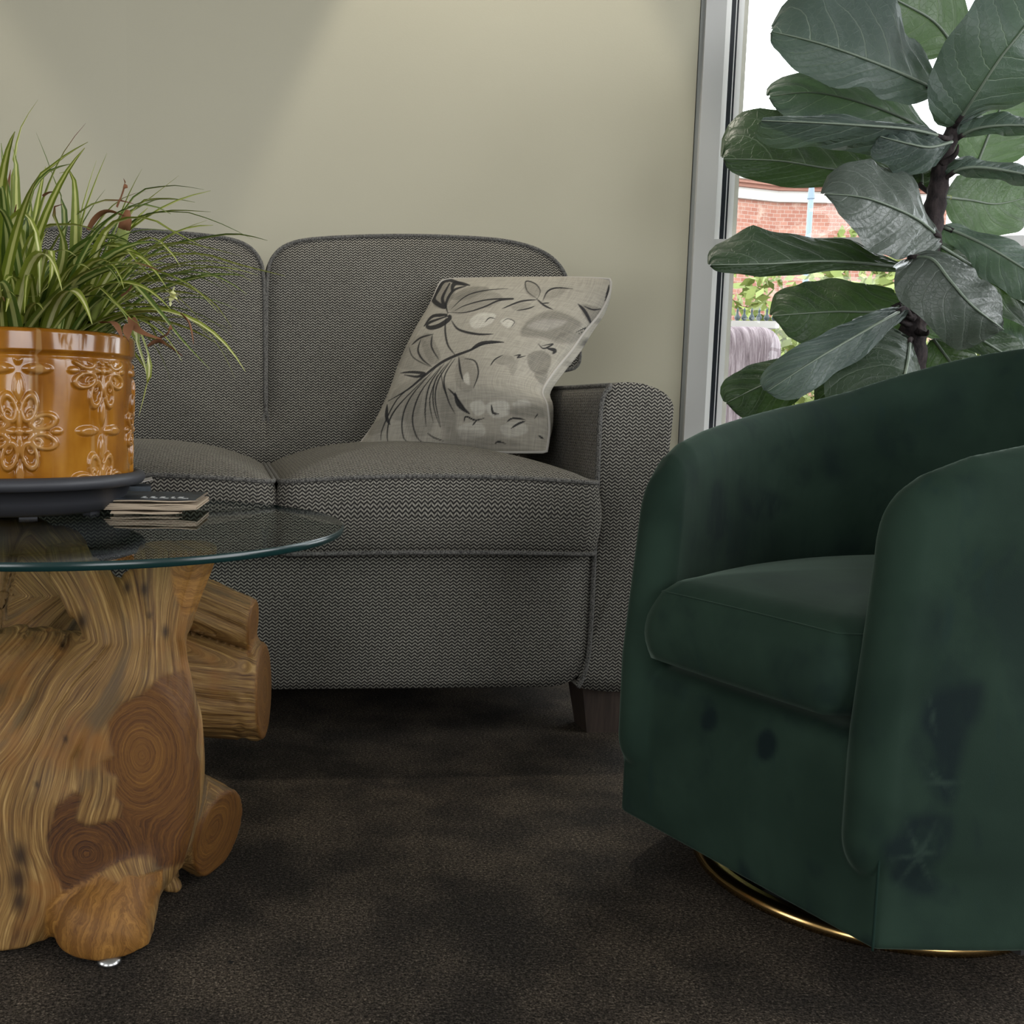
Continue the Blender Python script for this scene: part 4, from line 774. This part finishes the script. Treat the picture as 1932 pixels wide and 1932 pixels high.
# ------------------------------------------------------------------ green velvet barrel chair
cl, cr = onz(1170, 1530, .062), onz(1652, 1797, .062); cm_ = (cl + cr) / 2; cu = (cr - cl)[:2]; HWc = np.linalg.norm(cu) / 2; CA = math.atan2(cu[1], cu[0])
chair = thing('barrel_chair', 'dark green velvet swivel barrel chair with curved back and loose seat cushion', 'armchair', (cm_[0], cm_[1], 0), CA)
half = np.array([(HWc - .002, .0), (.222, .085), (.258, .185), (.284, .30), (.288, .40), (.266, .50), (.214, .59), (.13, .645), (0, .665)])
outer = np.vstack([catmull(half, 8), (catmull(half, 8) * [-1, 1])[::-1][1:]]); 
outer = resample(catmull(np.vstack([half, (half * [-1, 1])[::-1][1:]]), 6), 90)
TH = .056
tn = np.gradient(outer, axis=0); tn /= np.linalg.norm(tn, axis=1)[:, None]; inw = np.stack([-tn[:, 1], tn[:, 0]], 1)
if (inw[0] @ np.array([-1, 0])) < 0: inw = -inw
ctr = outer + inw * TH / 2; ctr = ctr[1:-1]
def d2(P, L):
    best = np.full(len(P), 1e9)
    for i in range(len(L) - 1):
        a, b_ = L[i], L[i + 1]; ab = b_ - a; t = np.clip(((P - a) @ ab) / (ab @ ab + 1e-12), 0, 1); q = P - a - t[:, None] * ab; best = np.minimum(best, (q * q).sum(1))
    return np.sqrt(best)
GX0, GY0, GS = -.40, -.25, .0025; gxs_ = np.arange(GX0, .40, GS); gys_ = np.arange(GY0, .85, GS); GP = np.stack(np.meshgrid(gxs_, gys_, indexing='ij'), -1).reshape(-1, 2)
def lut(T):
    T = T.reshape(len(gxs_), len(gys_))
    def f(u_, v_):
        x = np.clip((u_ - GX0) / GS, 0, len(gxs_) - 1.001); y = np.clip((v_ - GY0) / GS, 0, len(gys_) - 1.001); i = x.astype(int); j = y.astype(int); fx = x - i; fy = y - j
        return (T[i, j] * (1 - fx) + T[i + 1, j] * fx) * (1 - fy) + (T[i, j + 1] * (1 - fx) + T[i + 1, j + 1] * fx) * fy
    return f
lut_ctr = lut(d2(GP, ctr)); closed = np.vstack([outer, outer[:1]]); lut_poly = lut(np.where(inside(GP, [tuple(q) for q in outer]), -1, 1) * d2(GP, closed))
hv = np.array([-.04, -.015, 0, .02, .045, .08, .14, .256, .40, .466, .56, .628, .70]); hh_ = np.array([.41, .462, .492, .524, .546, .562, .576, .596, .620, .636,   .670, .699, .722])
def shell(P):
    z = P[:, 2]; v = P[:, 1] + .10 * np.clip(.46 - z, 0, .18) * np.exp(-np.clip(P[:, 1], 0, 1) / .10)
    d = smax(lut_ctr(P[:, 0], v) - TH / 2, (z - np.interp(v, hv, hh_)) * .88, .045); return smax(d, .125 - z, .05)
def base_(P):
    d = smax(lut_poly(P[:, 0], P[:, 1]), P[:, 2] - .272, .03); return smax(d, .062 - P[:, 2], .008)
def chair_f(P): return smin(shell(P), base_(P), .006)
V, Q, N = iso(chair_f, (-.33, -.07, .045), (.33, .70, .73), .0045)
m = M['velvet'] = mat('dark_green_velvet', (.02, .05, .035), .85, .15, Sheen_Weight=.28, Sheen_Roughness=.35); m.node_tree.nodes['Principled BSDF'].inputs['Sheen Tint'].default_value = (.36, .47, .38, 1); g = G(m)
p_ = g.oc(); w1_ = g.noise(p_, 5.5, 4, .6, .3); w2_ = g.noise(g.map(p_, (1, 1, .6)), 16, 4, .6, .3); w3_ = g.noise(g.map(p_, (1, 1, .3)), 42, 2, .5)
c = g.mix(g.ss(w1_, .32, .68), (.0095, .0220, .0145), (.0175, .0360, .0240))
c = g.mix(g.math('MULTIPLY', g.math('MULTIPLY', g.ss(w2_, .54, .68), g.ss(w1_, .62, .44)), .45), c, (.0050, .0125, .0120)); c = g.mix(g.math('MULTIPLY', g.attr('nap'), g.ss(w2_, .38, .58, .30, 1.)), c, (.0030, .0085, .0095)); c = g.mix(g.math('MULTIPLY', g.attr('rub'), .55), c, (.030, .052, .038)); c = g.mix(g.ss(w3_, .62, .75, 0, .35), c, (.007, .02, .019)); g.col(c)
g.bump(g.noise(p_, 900, 2), .12, .0006)
rot = np.array(Matrix.Rotation(CA, 3, 'Z'))
def nap_of(V, lists, strokes=()):
    Wd = np.asarray(V) @ rot.T + np.array([cm_[0], cm_[1], 0]); px_ = proj(Wd); a = np.zeros(len(Wd)); b_ = np.zeros(len(Wd))
    for (k, polys) in lists:
        sel = k(Wd)
        for poly, s_, soft in polys:
            q = catmull(np.array(poly, float), 4, True); d, _ = sdist(px_[sel], [*q, q[0]]); ins = inside(px_[sel], q); a[sel] = np.maximum(a[sel], np.clip(.5 + np.where(ins, d, -d) / soft, 0, 1) * s_)
    for (k, pts, w_) in strokes:
        sel = k(Wd); d, t = sdist(px_[sel], np.array(pts, float)); b_[sel] = np.maximum(b_[sel], np.clip((w_ - d) / 5 + .5, 0, 1) * np.sin(PI * np.clip(t, .1, .9)))
    return {'nap': a, 'rub': b_}
kin = lambda W: (W[:, 1] > 1.12) & (W[:, 2] > .36); kpan = lambda W: W[:, 2] < .285; karm = lambda W: W[:, 1] < 1.06
nap_shell = nap_of(V, [(kin, [([(1335, 945), (1352, 905), (1368, 930), (1378, 1000), (1350, 1025), (1328, 1000)], .9, 18), ([(1400, 905), (1440, 918), (1488, 952), (1435, 988), (1400, 960)], .85, 20), ([(1330, 985), (1480, 1000), (1630, 1020), (1610, 1062), (1400, 1066), (1315, 1045)], .55, 40), ([(1535, 840), (1590, 850), (1605, 905), (1560, 895)], .45, 30), ([(1780, 730), (1840, 720), (1800, 800), (1760, 860)], .35, 50)]),
    (kpan, [([(1325, 1350), (1340, 1334), (1353, 1346), (1350, 1374), (1326, 1376)], .8, 9), ([(1430, 1388), (1452, 1376), (1466, 1402), (1455, 1432), (1430, 1430)], .9, 10), ([(1395, 1622), (1422, 1650), (1440, 1694), (1405, 1684)], .8, 14), ([(1520, 1620), (1552, 1638), (1535, 1656)], .6, 14), ([(1608, 1612), (1634, 1604), (1617, 1652)], .6, 14), ([(1484, 1498), (1498, 1492), (1496, 1526)], .6, 8), ([(1625, 1765), (1646, 1768), (1648, 1794), (1628, 1790)], .8, 10), ([(1230, 1268), (1330, 1305), (1330, 1330), (1240, 1300)], .4, 20)]),
    (karm, [([(1760, 1312), (1848, 1288), (1850, 1340), (1822, 1400), (1803, 1470), (1790, 1520), (1762, 1500), (1736, 1450), (1722, 1400)], .85, 26), ([(1722, 1540), (1795, 1540), (1790, 1600), (1760, 1640), (1772, 1672), (1745, 1692), (1682, 1662), (1664, 1602), (1702, 1572)], .85, 22), ([(1838, 1545), (1852, 1590), (1842, 1612)], .6, 12), ([(1700, 1180), (1760, 1120), (1800, 1160), (1760, 1230)], .35, 40)])],
    [(karm, [(1680, 1622), (1782, 1604)], 3.2), (karm, [(1690, 1672), (1735, 1615), (1766, 1552)], 3.2), (karm, [(1708, 1548), (1735, 1615), (1760, 1672)], 3.2), (karm, [(1738, 1440), (1800, 1500)], 2.5), (karm, [(1752, 1310), (1766, 1385)], 2.5), (karm, [(1740, 1475), (1815, 1478)], 2.2)])
ub = obj('upholstered_shell', V, Q, M['velvet'], chair, attrs=nap_shell)
M['velvet_seam'] = mat('dark_green_seam', (.010, .024, .018), .9, .1)
cush = np.array([(.100, -.012), (.128, -.002), (.150, .06), (.196, .18), (.222, .30), (.224, .40), (.20, .50), (.145, .575), (.06, .60)]); cush = catmull(np.vstack([cush, (cush * [-1, 1])[::-1]]), 5, True)
def cmap(a, b, c):
    f_ = np.clip((.10 - b) / .13, 0, 1); return (a, b + .010 * f_ * (c / .055), 0.331 + c + .004 * (1 - (a / .2) ** 2) * (c > 0))
ar = np.sum(cush[:, 0] * np.roll(cush[:, 1], -1) - np.roll(cush[:, 0], -1) * cush[:, 1]); cush = cush if ar > 0 else cush[::-1]
Vc_, Fc_, UVc, eT, eB = puffed(cush, .082, .030, .014, .014, cmap, n=160, nb=8, nr=18, ce=.40)
sc_ = obj('seat_cushion', Vc_, Fc_, M['velvet'], chair, attrs=nap_of(Vc_, [(lambda W: W[:, 2] < .5, [([(1468, 1235), (1590, 1222), (1598, 1300), (1505, 1328), (1462, 1292)], .55, 24), ([(1420, 1078), (1620, 1078), (1620, 1120), (1480, 1110)], .35, 24)])]))
MB().tube(np.array(eT), .0010, 6, closed=True).build('seam', M['velvet'], sc_, smooth=True)
sm_ = [(HWc - .001, -.0035, .064), (HWc - .0005, -.0045, .12), (HWc + .0005, -.006, .18)]
MB().tube(np.array(catmull(np.array(sm_), 6)), .0012, 6).build('seam', M['velvet_seam'], ub, smooth=True)
M['brass'] = mat('polished_brass', (.55, .36, .14), .22, .5, 1)
BR = .197; bc = (-.026, .254)
MB().lathe([(BR - .018, 0), (BR, 0), (BR + .003, .006), (BR, .014), (BR - .018, .016), (BR - .020, .008), (BR - .018, 0)], 110, bc).build('swivel_ring', M['brass'], chair, smooth=True)
MB().lathe([(0, .012), (.05, .014), (.05, .066), (0, .066)], 40, bc).box((-BR + .01, bc[1] - .02, .008), (BR - .01, bc[1] + .02, .014)).box((-.02, bc[1] - BR + .01, .008), (.02, bc[1] + BR - .01, .014)).build('swivel_hub', mat('black_steel', (.02, .02, .02), .5), chair)
gl = onz(1552, 1765, 0); gl2 = Matrix.Rotation(-CA, 3, 'Z') @ Vector((gl[0] - cm_[0], gl[1] - cm_[1], 0))
MB().lathe([(0, 0), (.004, 0), (.004, .010), (.003, .02), (.004, .066), (0, .066)], 16, (gl2.x, gl2.y + .012)).build('white_glide', mat('white_plastic', (.25, .25, .24), .5), chair, smooth=True)
# ------------------------------------------------------------------ fiddle-leaf fig
TY = 2.10
tk = [A(1722, 1000, TY), A(1722, 800, TY), A(1722, 660, TY), (A(1722, 620, TY)), A(1735, 575, TY), A(1748, 510, TY), A(1756, 440, TY), A(1768, 365, TY), A(1781, 300, TY), A(1802, 235, TY), A(1822, 190, TY + .02)]
bs_ = A(1722, 1000, TY).copy(); bs_[2] = .30
ficus = thing('fiddle_leaf_fig', 'fiddle-leaf fig tree with large dark green leaves in front of the window', 'plant', (bs_[0], bs_[1], 0)); FL = np.array([bs_[0], bs_[1], 0])
m = M['bark'] = mat('dark_fig_bark', (.028, .022, .022), .85, .2); g = G(m); nn = g.noise(g.map(g.oc(), (1, 1, .4)), 70, 4, .7); g.col(g.ramp(nn, [(.35, (.012, .010, .011)), (.65, (.055, .043, .042))])); g.bump(nn, .8, .004)
tkp = catmull(np.array([bs_] + tk), 7); kk = len(tkp); tr = np.interp(np.linspace(0, 1, kk), [0, .3, .55, .8, 1], [.028, .025, .022, .017, .011])
tr = tr * (1 + .10 * np.sin(np.arange(kk) * 1.9) + .05 * nrng.random(kk))
MB().tube(tkp - FL, tr, 14).build('trunk', M['bark'], ficus, smooth=True)
def leafmat(name, c0, c1, vein, trans, tcol, rough=.42, spec=.45):
    m = mat(name, c0, rough, spec); g = G(m); s_ = g.sep(g.uv()); s = g.math('MULTIPLY', g.math('SUBTRACT', s_[0], .5), 2.); a = g.math('ABSOLUTE', s)
    wob = g.math('MULTIPLY', g.math('SUBTRACT', g.noise(g.map(g.uv(), (4, 5, 1)), 2, 2), .5), .22)
    sg = g.math('MULTIPLY', g.math('SIGN', s), .21)
    ph = g.math('ADD', g.math('SUBTRACT', g.math('MULTIPLY', s_[1], 6.6), g.math('MULTIPLY', g.math('POWER', a, 1.35), 1.9)), g.math('ADD', wob, sg))
    f = g.math('ABSOLUTE', g.math('SUBTRACT', g.math('FRACT', ph), .5)); lat = g.math('MULTIPLY', g.ss(f, .034, .010), g.ss(a, .95, .6))
    mid = g.ss(a, .035, .012); v = g.math('MAXIMUM', lat, mid)
    net = g.vor(g.map(g.uv(), (1, 1.5, 1)), 22, 'DISTANCE_TO_EDGE'); nv = g.ss(net, .05, .0, 0, .16)
    c = g.mix(g.noise(g.map(g.uv(), (2, 3, 1)), 2.2, 4, .65), c0, c1); c = g.mix(nv, c, vein); c = g.mix(g.math('MULTIPLY', v, .75), c, vein); g.col(c)
    hgt = g.math('SUBTRACT', g.math('MULTIPLY', f, 1.6), g.math('MULTIPLY', v, .5)); g.bump(g.math('ADD', hgt, g.math('MULTIPLY', nv, .5)), .6, .007)
    b_ = m.node_tree.nodes['Principled BSDF']; t = g.n('BsdfTranslucent'); mx = g.n('MixShader'); tc = g.mix(g.math('MULTIPLY', v, .6), tcol, tuple(q * 1.5 for q in tcol)); g.put(tc, t.inputs[0]); mx.inputs[0].default_value = trans
    g.nt.links.new(b_.outputs[0], mx.inputs[1]); g.nt.links.new(t.outputs[0], mx.inputs[2]); g.nt.links.new(mx.outputs[0], g.nt.nodes['Material Output'].inputs[0]); return m
LM = {'dark': leafmat('fig_leaf_dark', (.022, .042, .022), (.038, .062, .036), (.13, .17, .12), .25, (.045, .09, .015)), 'mid': leafmat('fig_leaf_hazed', (.066, .098, .086), (.100, .136, .120), (.22, .27, .22), .30, (.075, .13, .05)), 'lit': leafmat('fig_leaf_backlit', (.045, .074, .042), (.060, .095, .053), (.15, .19, .12), .42, (.070, .115, .045)), 'grey_sheen': leafmat('fig_leaf_grey_sheen', (.058, .076, .062), (.105, .125, .108), (.20, .23, .20), .18, (.05, .09, .035), .36, .6)}  # mid has window haze painted in, lit backlight, the grey one sheen
PROF = np.array([(0, .10), (.05, .30), (.15, .50), (.28, .60), (.42, .70), (.58, .90), (.72, 1.0), (.83, .98), (.91, .84), (.96, .62), (.985, .40), (1, .08)])
OVAL = np.array([(0, .10), (.06, .42), (.18, .72), (.35, .94), (.5, 1.0), (.66, .99), (.8, .96), (.9, .85), (.955, .66), (.985, .44), (1, .12)])
def fig_leaf(spine, wa, wb, mk='dark', ta=0., tb=0., prof=PROF, pet=None, wave=.07, cup=.0, seed=0):
    """spine: (x, y, depth) points from stalk to tip; wa/wb: half widths in photo pixels on the Y x T side and the other; ta/tb: depth change at the edges"""
    r_ = random.Random(seed * 17 + 3); P = resample(catmull(np.array([A(*p) for p in spine]), 12), 120); TS = 1 - (1 - np.linspace(0, 1, 34)) ** 1.5; P = np.stack([np.interp(TS, np.linspace(0, 1, 120), P[:, q]) for q in range(3)], 1); n = len(P); T = np.gradient(P, axis=0); T /= np.linalg.norm(T, axis=1)[:, None]; NS = 17; V = []; UV = []; Fc = []
    ph = [r_.uniform(0, 6.3) for _ in range(6)]; MPX = P[:, 1].mean() / F
    for i in range(n):
        t = TS[i]; f_ = np.interp(t, prof[:, 0], prof[:, 1]); tv = np.array([T[i][0], 0, T[i][2]]); tv /= np.linalg.norm(tv) + 1e-9; sd = np.cross([0, 1, 0], tv)
        for k in range(NS):
            s = -1 + 2 * k / (NS - 1); w_ = (wa if s > 0 else wb) * MPX * f_; a_ = abs(s)
            e = 1 + wave * (math.sin(13 * t + ph[0] + (2 if s > 0 else 0)) + .6 * math.sin(27 * t + ph[1])) * a_
            dy = (ta if s > 0 else tb) * a_ ** 1.2 * (f_ ** .7) + cup * (a_ ** 2) + .010 * a_ * math.sin(14 * t + ph[2] + s) + .0058 * math.cos(2 * PI * (6.6 * t - 1.9 * a_ ** 1.35 + .21 * (1 if s > 0 else -1))) * min(1, a_ * 3) * (1 - a_ ** 4)
            V.append(P[i] + sd * (s * w_ * e) + np.array([0, dy, 0]))
    for i in range(n - 1):
        for k in range(NS - 1): f = (i * NS + k, i * NS + k + 1, (i + 1) * NS + k + 1, (i + 1) * NS + k); Fc.append(f); UV += [((q % NS) / (NS - 1), TS[q // NS]) for q in f]
    o = obj('leaf', np.array(V) - FL, Fc, LM[mk], ficus, uv=UV)
    if pet is not None:
        q = np.array([A(*p) for p in pet] + [P[0], P[2]]); MB().tube(resample(catmull(q, 8), 12) - FL, .0052, 8).build('leaf_stalk', M['bark'] if mk != 'lit' else M['stalk'], o, smooth=True)
    V2 = P - np.array([0, .0016, 0]); MB().tube(V2 - FL, np.linspace(.0034, .0007, n), 6).build('midrib', M['rib'], o, smooth=True)
    return o
M['rib'] = mat('leaf_midrib', (.15, .19, .14), .5)
L = fig_leaf
# upper tier
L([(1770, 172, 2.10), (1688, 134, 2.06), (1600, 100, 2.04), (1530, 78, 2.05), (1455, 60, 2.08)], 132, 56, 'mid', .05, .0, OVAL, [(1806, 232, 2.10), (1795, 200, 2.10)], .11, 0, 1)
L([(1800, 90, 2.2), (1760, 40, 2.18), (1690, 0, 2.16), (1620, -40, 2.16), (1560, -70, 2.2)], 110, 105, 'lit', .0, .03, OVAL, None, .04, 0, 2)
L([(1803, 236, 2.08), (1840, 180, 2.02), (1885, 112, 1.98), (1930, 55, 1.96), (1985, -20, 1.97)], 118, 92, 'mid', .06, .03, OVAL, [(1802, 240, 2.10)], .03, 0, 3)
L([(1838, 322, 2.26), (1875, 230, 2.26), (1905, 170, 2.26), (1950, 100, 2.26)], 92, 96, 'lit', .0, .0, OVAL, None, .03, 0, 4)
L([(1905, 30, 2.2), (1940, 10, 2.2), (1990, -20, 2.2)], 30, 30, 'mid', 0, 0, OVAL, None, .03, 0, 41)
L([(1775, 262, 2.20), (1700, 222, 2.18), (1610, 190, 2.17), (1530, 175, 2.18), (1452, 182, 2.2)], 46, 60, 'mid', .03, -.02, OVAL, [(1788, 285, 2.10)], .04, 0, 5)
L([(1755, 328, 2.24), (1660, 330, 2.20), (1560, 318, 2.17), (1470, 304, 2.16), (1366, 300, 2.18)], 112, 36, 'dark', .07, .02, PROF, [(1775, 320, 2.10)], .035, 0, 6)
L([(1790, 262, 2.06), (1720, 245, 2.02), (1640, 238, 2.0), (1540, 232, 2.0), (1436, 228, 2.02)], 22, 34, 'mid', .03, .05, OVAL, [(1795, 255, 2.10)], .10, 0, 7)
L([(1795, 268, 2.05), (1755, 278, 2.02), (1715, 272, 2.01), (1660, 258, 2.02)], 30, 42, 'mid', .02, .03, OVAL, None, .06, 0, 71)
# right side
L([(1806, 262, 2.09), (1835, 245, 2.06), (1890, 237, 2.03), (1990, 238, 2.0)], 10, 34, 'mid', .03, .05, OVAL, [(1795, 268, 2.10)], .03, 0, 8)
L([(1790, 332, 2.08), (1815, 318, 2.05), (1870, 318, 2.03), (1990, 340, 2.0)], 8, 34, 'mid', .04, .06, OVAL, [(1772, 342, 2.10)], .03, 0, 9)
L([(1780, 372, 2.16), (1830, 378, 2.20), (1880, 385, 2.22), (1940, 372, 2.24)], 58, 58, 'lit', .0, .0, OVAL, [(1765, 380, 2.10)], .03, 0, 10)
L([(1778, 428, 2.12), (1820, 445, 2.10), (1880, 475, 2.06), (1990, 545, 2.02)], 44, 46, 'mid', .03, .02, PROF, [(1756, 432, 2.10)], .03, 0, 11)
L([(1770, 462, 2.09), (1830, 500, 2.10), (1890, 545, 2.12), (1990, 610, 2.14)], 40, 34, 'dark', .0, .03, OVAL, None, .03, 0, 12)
L([(1716, 486, 1.98), (1757, 489, 1.92), (1792, 530, 1.88), (1835, 578, 1.86), (1893, 622, 1.87)], 62, 66, 'grey_sheen', .05, .03, OVAL, [(1748, 500, 2.10), (1728, 490, 2.04)], .035, 0, 13)
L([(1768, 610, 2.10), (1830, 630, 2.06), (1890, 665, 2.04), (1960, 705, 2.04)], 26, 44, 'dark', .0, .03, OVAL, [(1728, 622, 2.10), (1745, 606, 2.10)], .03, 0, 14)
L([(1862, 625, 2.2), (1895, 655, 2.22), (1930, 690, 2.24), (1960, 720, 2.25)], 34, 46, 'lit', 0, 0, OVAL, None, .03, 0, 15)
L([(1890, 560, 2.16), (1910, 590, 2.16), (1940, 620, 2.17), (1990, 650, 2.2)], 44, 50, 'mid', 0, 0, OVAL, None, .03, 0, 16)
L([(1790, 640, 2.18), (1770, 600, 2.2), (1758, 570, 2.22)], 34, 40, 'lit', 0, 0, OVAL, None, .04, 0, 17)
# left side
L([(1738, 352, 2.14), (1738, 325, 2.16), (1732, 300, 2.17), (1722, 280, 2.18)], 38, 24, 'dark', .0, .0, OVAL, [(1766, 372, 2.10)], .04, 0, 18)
L([(1772, 448, 2.06), (1727, 412, 2.0), (1657, 381, 1.97), (1610, 370, 1.97), (1556, 366, 1.98)], 96, 92, 'grey_sheen', .07, -.03, np.array([(0, .2), (.1, .5), (.3, .85), (.5, 1.0), (.68, 1.0), (.84, .72), (.94, .42), (1, .04)]), [(1754, 455, 2.10)], .05, 0, 19)
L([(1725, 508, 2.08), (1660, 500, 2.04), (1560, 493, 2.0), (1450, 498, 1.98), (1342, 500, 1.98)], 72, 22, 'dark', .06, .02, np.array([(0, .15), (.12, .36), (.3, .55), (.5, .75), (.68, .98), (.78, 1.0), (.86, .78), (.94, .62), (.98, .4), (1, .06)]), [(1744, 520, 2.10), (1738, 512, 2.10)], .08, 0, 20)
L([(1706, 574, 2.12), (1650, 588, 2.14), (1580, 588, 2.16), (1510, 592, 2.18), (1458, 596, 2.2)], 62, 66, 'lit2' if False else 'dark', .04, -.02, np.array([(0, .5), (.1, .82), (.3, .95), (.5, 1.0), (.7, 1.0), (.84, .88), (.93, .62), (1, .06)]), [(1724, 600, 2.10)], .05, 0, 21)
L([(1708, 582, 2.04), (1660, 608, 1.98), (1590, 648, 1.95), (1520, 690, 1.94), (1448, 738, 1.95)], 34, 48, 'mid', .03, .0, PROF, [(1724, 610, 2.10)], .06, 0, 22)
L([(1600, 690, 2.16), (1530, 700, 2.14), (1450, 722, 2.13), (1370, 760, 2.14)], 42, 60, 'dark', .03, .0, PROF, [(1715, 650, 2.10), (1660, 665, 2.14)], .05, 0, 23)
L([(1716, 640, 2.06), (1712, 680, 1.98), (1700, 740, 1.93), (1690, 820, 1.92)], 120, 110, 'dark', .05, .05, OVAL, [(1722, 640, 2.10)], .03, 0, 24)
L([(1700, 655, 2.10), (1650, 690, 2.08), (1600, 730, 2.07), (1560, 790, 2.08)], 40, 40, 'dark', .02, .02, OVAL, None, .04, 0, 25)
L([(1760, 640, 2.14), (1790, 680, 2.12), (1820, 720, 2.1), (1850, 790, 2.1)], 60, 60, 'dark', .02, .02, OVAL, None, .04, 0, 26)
for pts in ([(1722, 600, 2.08), (1704, 590, 2.06), (1698, 572, 2.05)], [(1740, 545, 2.09), (1722, 520, 2.07), (1721, 505, 2.07)], [(1735, 590, 2.09), (1755, 575, 2.07), (1768, 580, 2.06)], [(1730, 625, 2.08), (1748, 630, 2.06), (1752, 622, 2.05)], [(1720, 615, 2.09), (1702, 608, 2.08), (1694, 606, 2.08)], [(1752, 445, 2.08), (1742, 420, 2.06), (1738, 412, 2.06)], [(1778, 310, 2.09), (1802, 292, 2.07), (1808, 272, 2.06)]):
    MB().tube(np.array(catmull(np.array([A(*p) for p in pts]), 5)) - FL, np.linspace(.009, .001, 11), 6).build('leaf_scar', M['bark'], ficus, smooth=True)
# planter hidden behind the chair
fp_ = thing('planter', 'plain grey planter holding the fiddle-leaf fig behind the green chair', 'planter', (bs_[0], bs_[1], 0)); m = M['planter'] = mat('grey_planter', (.10, .10, .10), .7)
MB().lathe([(0, 0), (.13, 0), (.165, .30), (.17, .32), (.155, .32), (.15, .27)], 60).build('planter_body', M['planter'], fp_, smooth=True)
MB().lathe([(0, .275), (.151, .272)], 40).build('soil', M['soil'], fp_, smooth=True)
